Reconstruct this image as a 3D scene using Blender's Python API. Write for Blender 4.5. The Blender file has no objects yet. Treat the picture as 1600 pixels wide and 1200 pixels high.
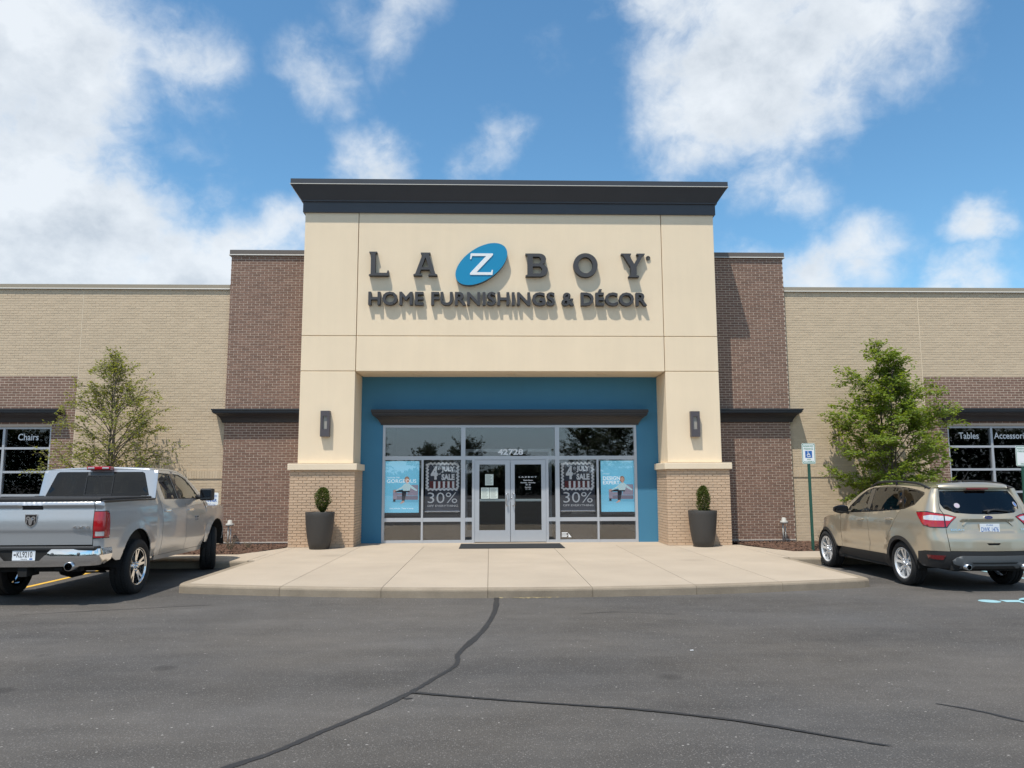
import bpy, bmesh, math, random
from mathutils import Vector, Matrix
from mathutils.geometry import delaunay_2d_cdt
R = math.radians
PI = math.pi
random.seed(11)
scene = bpy.context.scene
COL = scene.collection

# ------------------------------------------------------------------ camera
cam_data = bpy.data.cameras.new('camera')
cam = bpy.data.objects.new('camera', cam_data)
COL.objects.link(cam)
scene.camera = cam
cam_data.sensor_fit = 'HORIZONTAL'
cam_data.sensor_width = 36.0
cam_data.lens = 36.0 * 1203.7 / 1600.0
cam_data.clip_start = 0.05
cam_data.clip_end = 4000.0
YAW, PITCH, ROLL = R(1.662), R(7.263), R(-0.182)
_fw = Vector((math.sin(YAW) * math.cos(PITCH), math.cos(YAW) * math.cos(PITCH), math.sin(PITCH)))
_r = Vector((math.cos(YAW), -math.sin(YAW), 0))
_u = _r.cross(_fw)
_r2 = _r * math.cos(ROLL) + _u * math.sin(ROLL)
_u2 = -_r * math.sin(ROLL) + _u * math.cos(ROLL)
cam.matrix_world = Matrix(((_r2.x, _u2.x, -_fw.x, -0.527), (_r2.y, _u2.y, -_fw.y, -18.843), (_r2.z, _u2.z, -_fw.z, 1.651), (0, 0, 0, 1)))

# ------------------------------------------------------------------ daylight
SUN_EL, SUN_AZ = R(66.6), R(33.2)          # azimuth: degrees left of straight-on to the facade
sun_dir = Vector((-math.sin(SUN_AZ) * math.cos(SUN_EL), -math.cos(SUN_AZ) * math.cos(SUN_EL), math.sin(SUN_EL)))
sd = bpy.data.lights.new('sun', 'SUN')
sd.energy = 4.2
sd.angle = R(0.53)
sd.color = (1.0, 0.94, 0.85)
sun = bpy.data.objects.new('sun', sd)
COL.objects.link(sun)
sun.rotation_euler = (-sun_dir).to_track_quat('-Z', 'Y').to_euler()

world = bpy.data.worlds.new('World')
scene.world = world
world.use_nodes = True
wt = world.node_tree
world.cycles.sampling_method = 'NONE'
wt.nodes.clear()

SKY_TINT = (.90, 1.12, 1.07)
def wn(kind, **kw):
    n = wt.nodes.new(kind)
    for k, v in kw.items():
        setattr(n, k, v)
    return n

def wl(a, b):
    wt.links.new(a, b)

def wmath(op, a, b=None, c=None, clamp=False):
    n = wn('ShaderNodeMath', operation=op, use_clamp=clamp)
    for i, v in enumerate((a, b, c)):
        if v is None:
            continue
        if isinstance(v, (int, float)):
            n.inputs[i].default_value = v
        else:
            wl(v, n.inputs[i])
    return n.outputs[0]

sky = wn('ShaderNodeTexSky', sky_type='NISHITA', sun_disc=False)
sky.sun_elevation = SUN_EL
sky.sun_rotation = math.atan2(sun_dir.x, sun_dir.y)
sky.altitude = 200
sky.air_density = 1.0
sky.dust_density = 0.5
sky.ozone_density = 2.2
hs = wn('ShaderNodeHueSaturation')
hs.inputs['Saturation'].default_value = 1.12
hs.inputs['Value'].default_value = 1.34
wl(sky.outputs[0], hs.inputs['Color'])
tc = wn('ShaderNodeTexCoord')
DIR = tc.outputs['Generated']

def wnoise(scale, detail, rough, off=(0, 0, 0), src=None, stretch=(1, 1, 1)):
    m = wn('ShaderNodeMapping')
    m.inputs['Location'].default_value = off
    m.inputs['Scale'].default_value = stretch
    wl(src or DIR, m.inputs['Vector'])
    n = wn('ShaderNodeTexNoise')
    n.inputs['Scale'].default_value = scale
    n.inputs['Detail'].default_value = detail
    n.inputs['Roughness'].default_value = rough
    wl(m.outputs[0], n.inputs['Vector'])
    return n

# cumulus: soft masses round given sky directions, broken up by two scales of fractal noise
def offset_dir(src, scale, detail, rough, amt):
    w_ = wnoise(scale, detail, rough, (2.0, 5.0, 1.0), src)
    a_ = wn('ShaderNodeVectorMath', operation='SUBTRACT')
    wl(w_.outputs['Color'], a_.inputs[0]); a_.inputs[1].default_value = (0.5, 0.5, 0.5)
    b_ = wn('ShaderNodeVectorMath', operation='SCALE')
    wl(a_.outputs[0], b_.inputs[0]); b_.inputs['Scale'].default_value = amt
    c_ = wn('ShaderNodeVectorMath', operation='ADD')
    wl(src, c_.inputs[0]); wl(b_.outputs[0], c_.inputs[1])
    return c_.outputs[0]
WD = offset_dir(DIR, 5.0, 6, 0.6, 0.16)
LUMPS = [((-.56, .72, .43), .26, 1.15), ((-.52, .82, .28), .24, 1.15), ((-.40, .88, .22), .15, 1.0), ((-.30, .915, .25), .12, .95), ((-.15, .907, .375), .085, .72), ((-.26, .91, .32), .06, .55),
         ((-.32, .815, .47), .09, .5), ((-.19, .85, .475), .07, .42), ((-.004, .916, .40), .06, .45), ((-.108, .835, .54), .09, .42),
         ((.29, .82, .49), .16, 1.0), ((.40, .775, .50), .14, .9), ((.24, .86, .43), .09, .75), ((.19, .81, .55), .08, .6),
         ((.33, .865, .37), .075, .52), ((.43, .86, .275), .085, .66), ((.527, .804, .276), .045, .6), ((.369, .89, .255), .07, .72), ((.295, .91, .275), .055, .72), ((.513, .83, .20), .07, .7),
         ((-.9, .3, .35), .3, 1), ((.7, -.5, .45), .34, 1), ((-.4, -.85, .3), .34, 1), ((.95, 0, .25), .28, .9), ((-.75, -.35, .55), .34, 1), ((.15, -.75, .6), .34, .9),  # from here on, out-of-view clouds added to raise and whiten the ambient light
         ((.45, -.88, .15), .25, .9), ((-.95, -.25, .15), .28, .9), ((0, .15, .98), .32, .8), ((.75, .25, .6), .26, .8), ((-.3, -.2, .93), .3, .8)]
dens = None
for d, r_, amp in LUMPS:
    dv = Vector(d).normalized()
    vd = wn('ShaderNodeVectorMath', operation='DISTANCE')
    wl(WD, vd.inputs[0]); vd.inputs[1].default_value = dv
    mr = wn('ShaderNodeMapRange', interpolation_type='SMOOTHSTEP', clamp=True)
    wl(vd.outputs['Value'], mr.inputs['Value'])
    mr.inputs['From Min'].default_value = 0.0
    mr.inputs['From Max'].default_value = r_ * 1.25
    mr.inputs['To Min'].default_value = amp
    mr.inputs['To Max'].default_value = 0.0
    dens = mr.outputs[0] if dens is None else wmath('MAXIMUM', dens, mr.outputs[0])
fb = wnoise(10.0, 11, 0.60, (3.1, .4, 1.7), offset_dir(DIR, 14.0, 3, .5, .05), stretch=(1, 1, 1.2))
fine = wmath('MULTIPLY_ADD', fb.outputs['Fac'], 2.0, -1.0)
wisp = wnoise(4.2, 10, 0.66, (1.3, 7.7, 2.2), stretch=(1, 1, 1.5))
wispd = wmath('MULTIPLY_ADD', wisp.outputs['Fac'], 2.4, -1.30, clamp=True)
raw = wmath('ADD', wmath('ADD', dens, wmath('MULTIPLY', fine, wmath('MULTIPLY_ADD', dens, 1.05, .22))), wmath('MULTIPLY', wispd, .35))
cov = wn('ShaderNodeMapRange', interpolation_type='SMOOTHSTEP', clamp=True)
wl(raw, cov.inputs['Value'])
cov.inputs['From Min'].default_value = .10
cov.inputs['From Max'].default_value = .80
# grey undersides: compare the billow noise with the same noise a little higher up
up_ = wn('ShaderNodeVectorMath', operation='ADD'); wl(DIR, up_.inputs[0]); up_.inputs[1].default_value = (-.012, -.02, .034)
b1 = wnoise(7.0, 7, 0.58, (3.1, .4, 1.7), stretch=(1, 1, 1.3)); b2 = wnoise(7.0, 7, 0.58, (3.1, .4, 1.7), up_.outputs[0], stretch=(1, 1, 1.3))
dif = wmath('MULTIPLY_ADD', wmath('SUBTRACT', b2.outputs['Fac'], b1.outputs['Fac']), 3.4, .42, clamp=True)
thick = wmath('MULTIPLY', wmath('MULTIPLY_ADD', raw, 1.2, -.40, clamp=True), dif)
ccol = wn('ShaderNodeMix', data_type='RGBA')
wl(thick, ccol.inputs['Factor'])
ccol.inputs['A'].default_value = (7.0, 7.4, 7.8, 1)
ccol.inputs['B'].default_value = (4.3, 4.85, 5.5, 1)
cmix = wn('ShaderNodeMix', data_type='RGBA')
wl(wmath('MULTIPLY', cov.outputs[0], .94), cmix.inputs['Factor'])
skt = wn('ShaderNodeVectorMath', operation='MULTIPLY')
wl(hs.outputs[0], skt.inputs[0]); skt.inputs[1].default_value = SKY_TINT
hz_ = wn('ShaderNodeSeparateXYZ'); wl(DIR, hz_.inputs[0])
hm = wn('ShaderNodeMapRange', interpolation_type='SMOOTHSTEP', clamp=True)      # bluish haze band added round the hidden horizon to cool the glass reflections
wl(hz_.outputs['Z'], hm.inputs['Value'])
hm.inputs['From Min'].default_value = .02; hm.inputs['From Max'].default_value = .20; hm.inputs['To Min'].default_value = .85; hm.inputs['To Max'].default_value = 0.0
hmx = wn('ShaderNodeMix', data_type='RGBA')
wl(hm.outputs[0], hmx.inputs['Factor']); wl(skt.outputs[0], hmx.inputs['A']); hmx.inputs['B'].default_value = (4.6, 5.6, 7.0, 1)
wl(hmx.outputs['Result'], cmix.inputs['A']); wl(ccol.outputs['Result'], cmix.inputs['B'])
bg = wn('ShaderNodeBackground')
bg.inputs['Strength'].default_value = 0.115
wl(cmix.outputs['Result'], bg.inputs['Color'])
wo = wn('ShaderNodeOutputWorld')
wl(bg.outputs[0], wo.inputs['Surface'])

vs = scene.view_settings
vs.view_transform = 'Standard'
vs.look = 'None'
vs.exposure = 0.12
vs.gamma = 1.0
vs.use_curve_mapping = False
scene.render.engine = 'CYCLES'
scene.cycles.use_denoising = True
scene.cycles.max_bounces = 8
scene.cycles.transparent_max_bounces = 12
scene.cycles.sample_clamp_indirect = 6.0

# ------------------------------------------------------------------ materials
MATS = {}

def pmat(name, col, rough=.6, metal=0.0, var=.0, vscale=3.0, fine=.0, fscale=60.0, bump=0.0, bscale=80.0, coat=0.0, spec=.5,
         island=0.0, coords='pos', emit=0.0, trans=0.0, streak=0.0, flake=0.0):
    m = bpy.data.materials.new(name)
    m.use_nodes = True
    t = m.node_tree
    b = t.nodes['Principled BSDF']
    b.inputs['Roughness'].default_value = rough
    b.inputs['Metallic'].default_value = metal
    b.inputs['Specular IOR Level'].default_value = spec
    b.inputs['Coat Weight'].default_value = coat
    b.inputs['Coat Roughness'].default_value = .04
    b.inputs['Base Color'].default_value = (*col, 1)
    if emit:
        b.inputs['Emission Color'].default_value = (*col, 1)
        b.inputs['Emission Strength'].default_value = emit
    if coords == 'pos':
        vec = t.nodes.new('ShaderNodeNewGeometry').outputs['Position']
    else:
        vec = t.nodes.new('ShaderNodeTexCoord').outputs['Object']
    fac = None

    def add(v):
        nonlocal fac
        if fac is None:
            fac = v
        else:
            n = t.nodes.new('ShaderNodeMath'); n.operation = 'ADD'
            t.links.new(fac, n.inputs[0]); t.links.new(v, n.inputs[1]); fac = n.outputs[0]

    def term(scale, amount, detail=4, stretch=None):
        n = t.nodes.new('ShaderNodeTexNoise')
        n.inputs['Scale'].default_value = scale
        n.inputs['Detail'].default_value = detail
        n.inputs['Roughness'].default_value = .6
        src = vec
        if stretch:
            mp = t.nodes.new('ShaderNodeMapping'); mp.inputs['Scale'].default_value = stretch
            t.links.new(vec, mp.inputs['Vector']); src = mp.outputs[0]
        t.links.new(src, n.inputs['Vector'])
        q = t.nodes.new('ShaderNodeMath'); q.operation = 'MULTIPLY_ADD'
        t.links.new(n.outputs['Fac'], q.inputs[0]); q.inputs[1].default_value = 2.6 * amount; q.inputs[2].default_value = -1.3 * amount
        add(q.outputs[0])
    if var:
        term(vscale, var)
    if fine:
        term(fscale, fine, 3)
    if streak:
        term(1.0, streak, 5, (5, 5, .35))
    if island:
        g = t.nodes.new('ShaderNodeNewGeometry'); oi = t.nodes.new('ShaderNodeObjectInfo')
        s = t.nodes.new('ShaderNodeMath'); s.operation = 'ADD'
        t.links.new(g.outputs['Random Per Island'], s.inputs[0]); t.links.new(oi.outputs['Random'], s.inputs[1])
        f = t.nodes.new('ShaderNodeMath'); f.operation = 'FRACT'; t.links.new(s.outputs[0], f.inputs[0])
        q = t.nodes.new('ShaderNodeMath'); q.operation = 'MULTIPLY_ADD'
        t.links.new(f.outputs[0], q.inputs[0]); q.inputs[1].default_value = 2 * island; q.inputs[2].default_value = -island
        add(q.outputs[0])
    if fac is not None:
        one = t.nodes.new('ShaderNodeMath'); one.operation = 'ADD'; one.inputs[1].default_value = 1.0
        t.links.new(fac, one.inputs[0])
        vm = t.nodes.new('ShaderNodeVectorMath'); vm.operation = 'SCALE'
        vm.inputs[0].default_value = col
        t.links.new(one.outputs[0], vm.inputs['Scale'])
        t.links.new(vm.outputs[0], b.inputs['Base Color'])
    if bump:
        n = t.nodes.new('ShaderNodeTexNoise'); n.inputs['Scale'].default_value = bscale; n.inputs['Detail'].default_value = 3
        t.links.new(vec, n.inputs['Vector'])
        bp = t.nodes.new('ShaderNodeBump'); bp.inputs['Strength'].default_value = bump; bp.inputs['Distance'].default_value = .01
        t.links.new(n.outputs['Fac'], bp.inputs['Height']); t.links.new(bp.outputs[0], b.inputs['Normal'])
    if trans:
        o = t.nodes['Material Output']
        tr = t.nodes.new('ShaderNodeBsdfTranslucent'); tr.inputs['Color'].default_value = (col[0] * 1.5, col[1] * 1.35, col[2] * .7, 1)
        mx = t.nodes.new('ShaderNodeMixShader'); mx.inputs[0].default_value = trans
        t.links.new(b.outputs[0], mx.inputs[1]); t.links.new(tr.outputs[0], mx.inputs[2]); t.links.new(mx.outputs[0], o.inputs['Surface'])
    MATS[name] = m
    return m

def glassmat(name, tint, refl=1.0, rough=0.0, base=(.02, .02, .02), ior=1.5, wav=0.0, gain=1.0):
    """thin pane: clear to what is behind by the tint, mirror by Fresnel"""
    m = bpy.data.materials.new(name); m.use_nodes = True
    t = m.node_tree; t.nodes.clear()
    o = t.nodes.new('ShaderNodeOutputMaterial')
    tr = t.nodes.new('ShaderNodeBsdfTransparent'); tr.inputs[0].default_value = (*tint, 1)
    gl = t.nodes.new('ShaderNodeBsdfGlossy'); gl.inputs['Roughness'].default_value = rough; gl.inputs['Color'].default_value = (refl, refl, refl, 1)
    gg = t.nodes.new('ShaderNodeNewGeometry')
    dt = t.nodes.new('ShaderNodeVectorMath'); dt.operation = 'DOT_PRODUCT'
    t.links.new(gg.outputs['Incoming'], dt.inputs[0]); t.links.new(gg.outputs['Normal'], dt.inputs[1])
    ab = t.nodes.new('ShaderNodeMath'); ab.operation = 'ABSOLUTE'; t.links.new(dt.outputs['Value'], ab.inputs[0])
    om = t.nodes.new('ShaderNodeMath'); om.operation = 'SUBTRACT'; om.inputs[0].default_value = 1.0; t.links.new(ab.outputs[0], om.inputs[1])
    pw = t.nodes.new('ShaderNodeMath'); pw.operation = 'POWER'; pw.inputs[1].default_value = 5.0; t.links.new(om.outputs[0], pw.inputs[0])
    sk = t.nodes.new('ShaderNodeMath'); sk.operation = 'MULTIPLY_ADD'; sk.inputs[1].default_value = .957; sk.inputs[2].default_value = .043
    t.links.new(pw.outputs[0], sk.inputs[0])
    gm = t.nodes.new('ShaderNodeMath'); gm.operation = 'MULTIPLY'; gm.use_clamp = True; gm.inputs[1].default_value = gain
    t.links.new(sk.outputs[0], gm.inputs[0])
    mx = t.nodes.new('ShaderNodeMixShader')
    t.links.new(gm.outputs[0], mx.inputs[0]); t.links.new(tr.outputs[0], mx.inputs[1]); t.links.new(gl.outputs[0], mx.inputs[2])
    if wav:
        g = t.nodes.new('ShaderNodeNewGeometry')
        n = t.nodes.new('ShaderNodeTexNoise'); n.inputs['Scale'].default_value = 1.6; n.inputs['Detail'].default_value = 1
        t.links.new(g.outputs['Position'], n.inputs['Vector'])
        bp = t.nodes.new('ShaderNodeBump'); bp.inputs['Strength'].default_value = wav; bp.inputs['Distance'].default_value = .01
        t.links.new(n.outputs['Fac'], bp.inputs['Height']); t.links.new(bp.outputs[0], gl.inputs['Normal'])
    t.links.new(mx.outputs[0], o.inputs['Surface'])
    MATS[name] = m
    return m

pmat('stucco', (.85, .70, .505), .9, var=.055, vscale=.7, fine=.03, fscale=90, bump=.25, bscale=260, streak=.03, spec=.2)
pmat('stucco_cap', (.80, .67, .50), .85, var=.05, vscale=2, bump=.2, bscale=200, spec=.2)
pmat('tan_brick', (.62, .495, .35), .9, var=.05, vscale=.8, fine=.04, fscale=70, bump=.3, bscale=180, island=.05, spec=.2)
pmat('tan_mortar', (.58, .465, .335), .95, var=.06, vscale=2, spec=.1)
pmat('pier_brick', (.60, .435, .30), .9, var=.05, vscale=.9, fine=.04, fscale=70, bump=.3, bscale=180, island=.06, spec=.2)
pmat('dark_brick', (.225, .138, .104), .88, var=.06, vscale=.8, fine=.05, fscale=70, bump=.3, bscale=180, island=.13, spec=.25)
pmat('dark_mortar', (.56, .455, .365), .95, var=.06, vscale=2, spec=.1)
pmat('blue_wall', (.06, .215, .355), .75, var=.04, vscale=1.5, bump=.15, bscale=250, spec=.3, streak=.03)
pmat('dark_metal', (.030, .030, .033), .42, var=.12, vscale=2, spec=.5)
pmat('slate_metal', (.045, .050, .060), .45, var=.1, vscale=1.5, spec=.5)
pmat('bronze_coping', (.14, .12, .105), .5, var=.06, vscale=1, spec=.4)
pmat('tan_coping', (.35, .30, .225), .5, var=.05, vscale=1, spec=.4)
pmat('drip_edge', (.62, .60, .55), .4, spec=.5)
pmat('brown_metal', (.034, .030, .029), .5, var=.08, vscale=2)
pmat('aluminium', (.50, .52, .55), .38, metal=.35, var=.03, vscale=6)
pmat('steel', (.62, .63, .65), .25, metal=1.0)
glassmat('store_glass', (.95, .955, .96), wav=.012, gain=2.3)
glassmat('door_glass', (.88, .91, .90), wav=.01, gain=1.3)
glassmat('wing_glass', (.80, .82, .84), wav=.012, gain=1.1)
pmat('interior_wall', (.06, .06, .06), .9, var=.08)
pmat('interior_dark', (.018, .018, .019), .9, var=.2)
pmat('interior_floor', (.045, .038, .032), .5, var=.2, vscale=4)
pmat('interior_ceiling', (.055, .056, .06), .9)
pmat('spot_lamp', (1.0, .95, .85), emit=14.0)
pmat('soffit_lamp', (.55, .5, .42), .4)
pmat('letter_face', (.052, .051, .054), .55, var=.04, vscale=3)
pmat('letter_return', (.022, .022, .024), .5)
pmat('logo_blue', (.008, .245, .45), .35, coat=.3, spec=.4)
pmat('logo_edge', (.02, .06, .11), .4)
pmat('white_sheet', (.80, .82, .83), .6)
pmat('sconce_metal', (.085, .075, .082), .45, var=.05)
pmat('sconce_lens', (.36, .34, .30), .4)
pmat('planter', (.050, .046, .042), .55, var=.08, vscale=5, coords='obj')
pmat('soil', (.03, .02, .014), .95, var=.3, vscale=40)
pmat('mat_rubber', (.016, .017, .019), .85, var=.15, vscale=12, fine=.3, fscale=300)
pmat('concrete', (.43, .36, .28), .9, var=.12, vscale=.8, fine=.07, fscale=120, bump=.25, bscale=300, island=.03, spec=.2)
pmat('kerb', (.29, .24, .18), .9, var=.28, vscale=2.2, fine=.12, fscale=50, bump=.5, bscale=150, island=.05, spec=.2)
pmat('joint_dirt', (.20, .17, .13), .95)
pmat('mulch', (.085, .045, .028), .95, var=.3, vscale=6, fine=.4, fscale=80, bump=1.0, bscale=60)
pmat('mulch_chip', (.115, .062, .040), .95, island=.55)
pmat('seal', (.026, .025, .025), .55, var=.2, vscale=3, fine=.25, fscale=150, bump=.3, bscale=120)
pmat('paint_yellow', (.72, .42, .05), .8, var=.2, vscale=9)
pmat('paint_blue', (.28, .47, .51), .8, var=.2, vscale=9, fine=.15, fscale=90)
pmat('bark', (.13, .11, .09), .9, var=.2, vscale=30, bump=.6, bscale=90, coords='obj')
pmat('bark_light', (.16, .13, .105), .9, var=.2, vscale=30, coords='obj')
pmat('leaf_green', (.19, .27, .04), .55, island=.35, trans=.5, coords='obj')
pmat('leaf_olive', (.22, .255, .06), .55, island=.38, trans=.5, coords='obj')
pmat('leaf_topiary', (.085, .115, .022), .55, island=.45, trans=.3, coords='obj')
pmat('leaf_far', (.04, .06, .018), .6, island=.35, trans=.2, coords='obj')
pmat('dry_twig', (.20, .15, .10), .9)
pmat('straw', (.30, .24, .13), .9, island=.3)
pmat('sign_white', (.78, .80, .79), .45)
pmat('sign_green', (.03, .23, .15), .5)
pmat('sign_blue', (.02, .12, .40), .5)
pmat('post_green', (.02, .085, .06), .5, var=.15, vscale=9)
pmat('pipe_grey', (.45, .44, .41), .6, var=.1)
pmat('ink', (.03, .03, .035), .7)
pmat('poster_blue', (.16, .46, .62), .7, emit=.62)
pmat('poster_blue_dark', (.11, .38, .54), .7, emit=.6)
pmat('poster_dark', (.055, .062, .085), .7)
pmat('poster_red', (.16, .03, .035), .7)
pmat('poster_white', (.92, .92, .92), .7)
pmat('screen_white', (.8, .8, .8), .7, emit=.6)
pmat('screen_bezel', (.012, .012, .013), .4)
pmat('print_sofa', (.30, .26, .32), .7, emit=.5)
pmat('print_sofa_dark', (.19, .165, .21), .7, emit=.5)
pmat('print_skin', (.55, .33, .26), .7, emit=.5)
pmat('print_hair', (.30, .17, .11), .7, emit=.5)
pmat('print_shirt', (.50, .66, .68), .7, emit=.5)
pmat('print_trousers', (.022, .025, .035), .7, emit=.5)
pmat('paper', (.66, .74, .68), .8)
# vehicles
pmat('silver_paint', (.51, .52, .53), .28, metal=.62, coat=1.0, var=.015, vscale=30, coords='obj')
pmat('gold_paint', (.49, .425, .32), .28, metal=.62, coat=1.0, var=.015, vscale=30, coords='obj')
pmat('chrome', (.80, .80, .80), .07, metal=1.0)
pmat('alloy', (.78, .79, .80), .28, metal=.55)
pmat('black_plastic', (.018, .018, .019), .55, var=.1, vscale=9, coords='obj')
pmat('grey_plastic', (.11, .115, .12), .5, coords='obj')
pmat('tonneau', (.014, .014, .015), .7, var=.15, vscale=7, bump=.2, bscale=300, coords='obj')
pmat('tyre', (.014, .014, .0145), .85, var=.15, vscale=20, bump=.2, bscale=120, coords='obj')
pmat('under_black', (.010, .010, .010), .9)
pmat('gloss_black', (.008, .008, .009), .08, coat=.5)
pmat('lamp_red', (.38, .006, .012), .12, coat=1.0, var=.25, vscale=14, coords='obj')
pmat('lamp_red_dark', (.13, .004, .007), .15, coat=1.0, coords='obj')
pmat('lamp_clear', (.66, .66, .66), .10, metal=.4, coat=1.0, var=.25, vscale=30, coords='obj')
pmat('plate_white', (.74, .77, .80), .5)
pmat('plate_blue', (.05, .15, .42), .6)
pmat('plate_red', (.42, .04, .05), .6)
pmat('badge_blue', (.01, .03, .16), .2, coat=.6)
pmat('car_seat', (.05, .05, .05), .9)
glassmat('tint_glass', (.05, .055, .06), gain=1.15)
glassmat('side_glass', (.30, .33, .32), gain=1.6)
pmat('sticker', (.34, .34, .37), .6)

def spots(mat, scale, keep, size, dark):
    """scattered gum and oil spots multiplied into a paved surface"""
    t = MATS[mat].node_tree; b = t.nodes['Principled BSDF']
    src = b.inputs['Base Color'].links[0].from_socket
    g = t.nodes.new('ShaderNodeNewGeometry')
    vo = t.nodes.new('ShaderNodeTexVoronoi'); vo.inputs['Scale'].default_value = scale
    t.links.new(g.outputs['Position'], vo.inputs['Vector'])
    sp = t.nodes.new('ShaderNodeSeparateColor'); t.links.new(vo.outputs['Color'], sp.inputs[0])
    k = t.nodes.new('ShaderNodeMath'); k.operation = 'GREATER_THAN'; k.inputs[1].default_value = keep; t.links.new(sp.outputs[0], k.inputs[0])
    r_ = t.nodes.new('ShaderNodeMapRange'); r_.inputs['From Min'].default_value = size * .5; r_.inputs['From Max'].default_value = size; r_.inputs['To Min'].default_value = dark; r_.inputs['To Max'].default_value = 0
    t.links.new(vo.outputs['Distance'], r_.inputs['Value'])
    m_ = t.nodes.new('ShaderNodeMath'); m_.operation = 'MULTIPLY'; t.links.new(k.outputs[0], m_.inputs[0]); t.links.new(r_.outputs[0], m_.inputs[1])
    o = t.nodes.new('ShaderNodeMath'); o.operation = 'SUBTRACT'; o.inputs[0].default_value = 1; t.links.new(m_.outputs[0], o.inputs[1])
    v = t.nodes.new('ShaderNodeVectorMath'); v.operation = 'SCALE'; t.links.new(src, v.inputs[0]); t.links.new(o.outputs[0], v.inputs['Scale'])
    t.links.new(v.outputs[0], b.inputs['Base Color'])
spots('concrete', 1.7, .72, .05, .35)
spots('concrete', .55, .7, .22, .12)

# ------------------------------------------------------------------ mesh helpers
def setp(o, label=None, cat=None, group=None, kind=None):
    if label: o['label'] = label
    if cat: o['category'] = cat
    if group: o['group'] = group
    if kind: o['kind'] = kind
    return o

def link(name, data, parent=None):
    o = bpy.data.objects.new(name, data)
    COL.objects.link(o)
    if parent is not None:
        o.parent = parent
    return o

def empty(name, loc=(0, 0, 0), rz=0.0):
    o = link(name, None)
    o.empty_display_size = .1
    o.location = loc
    o.rotation_euler = (0, 0, rz)
    return o

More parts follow.
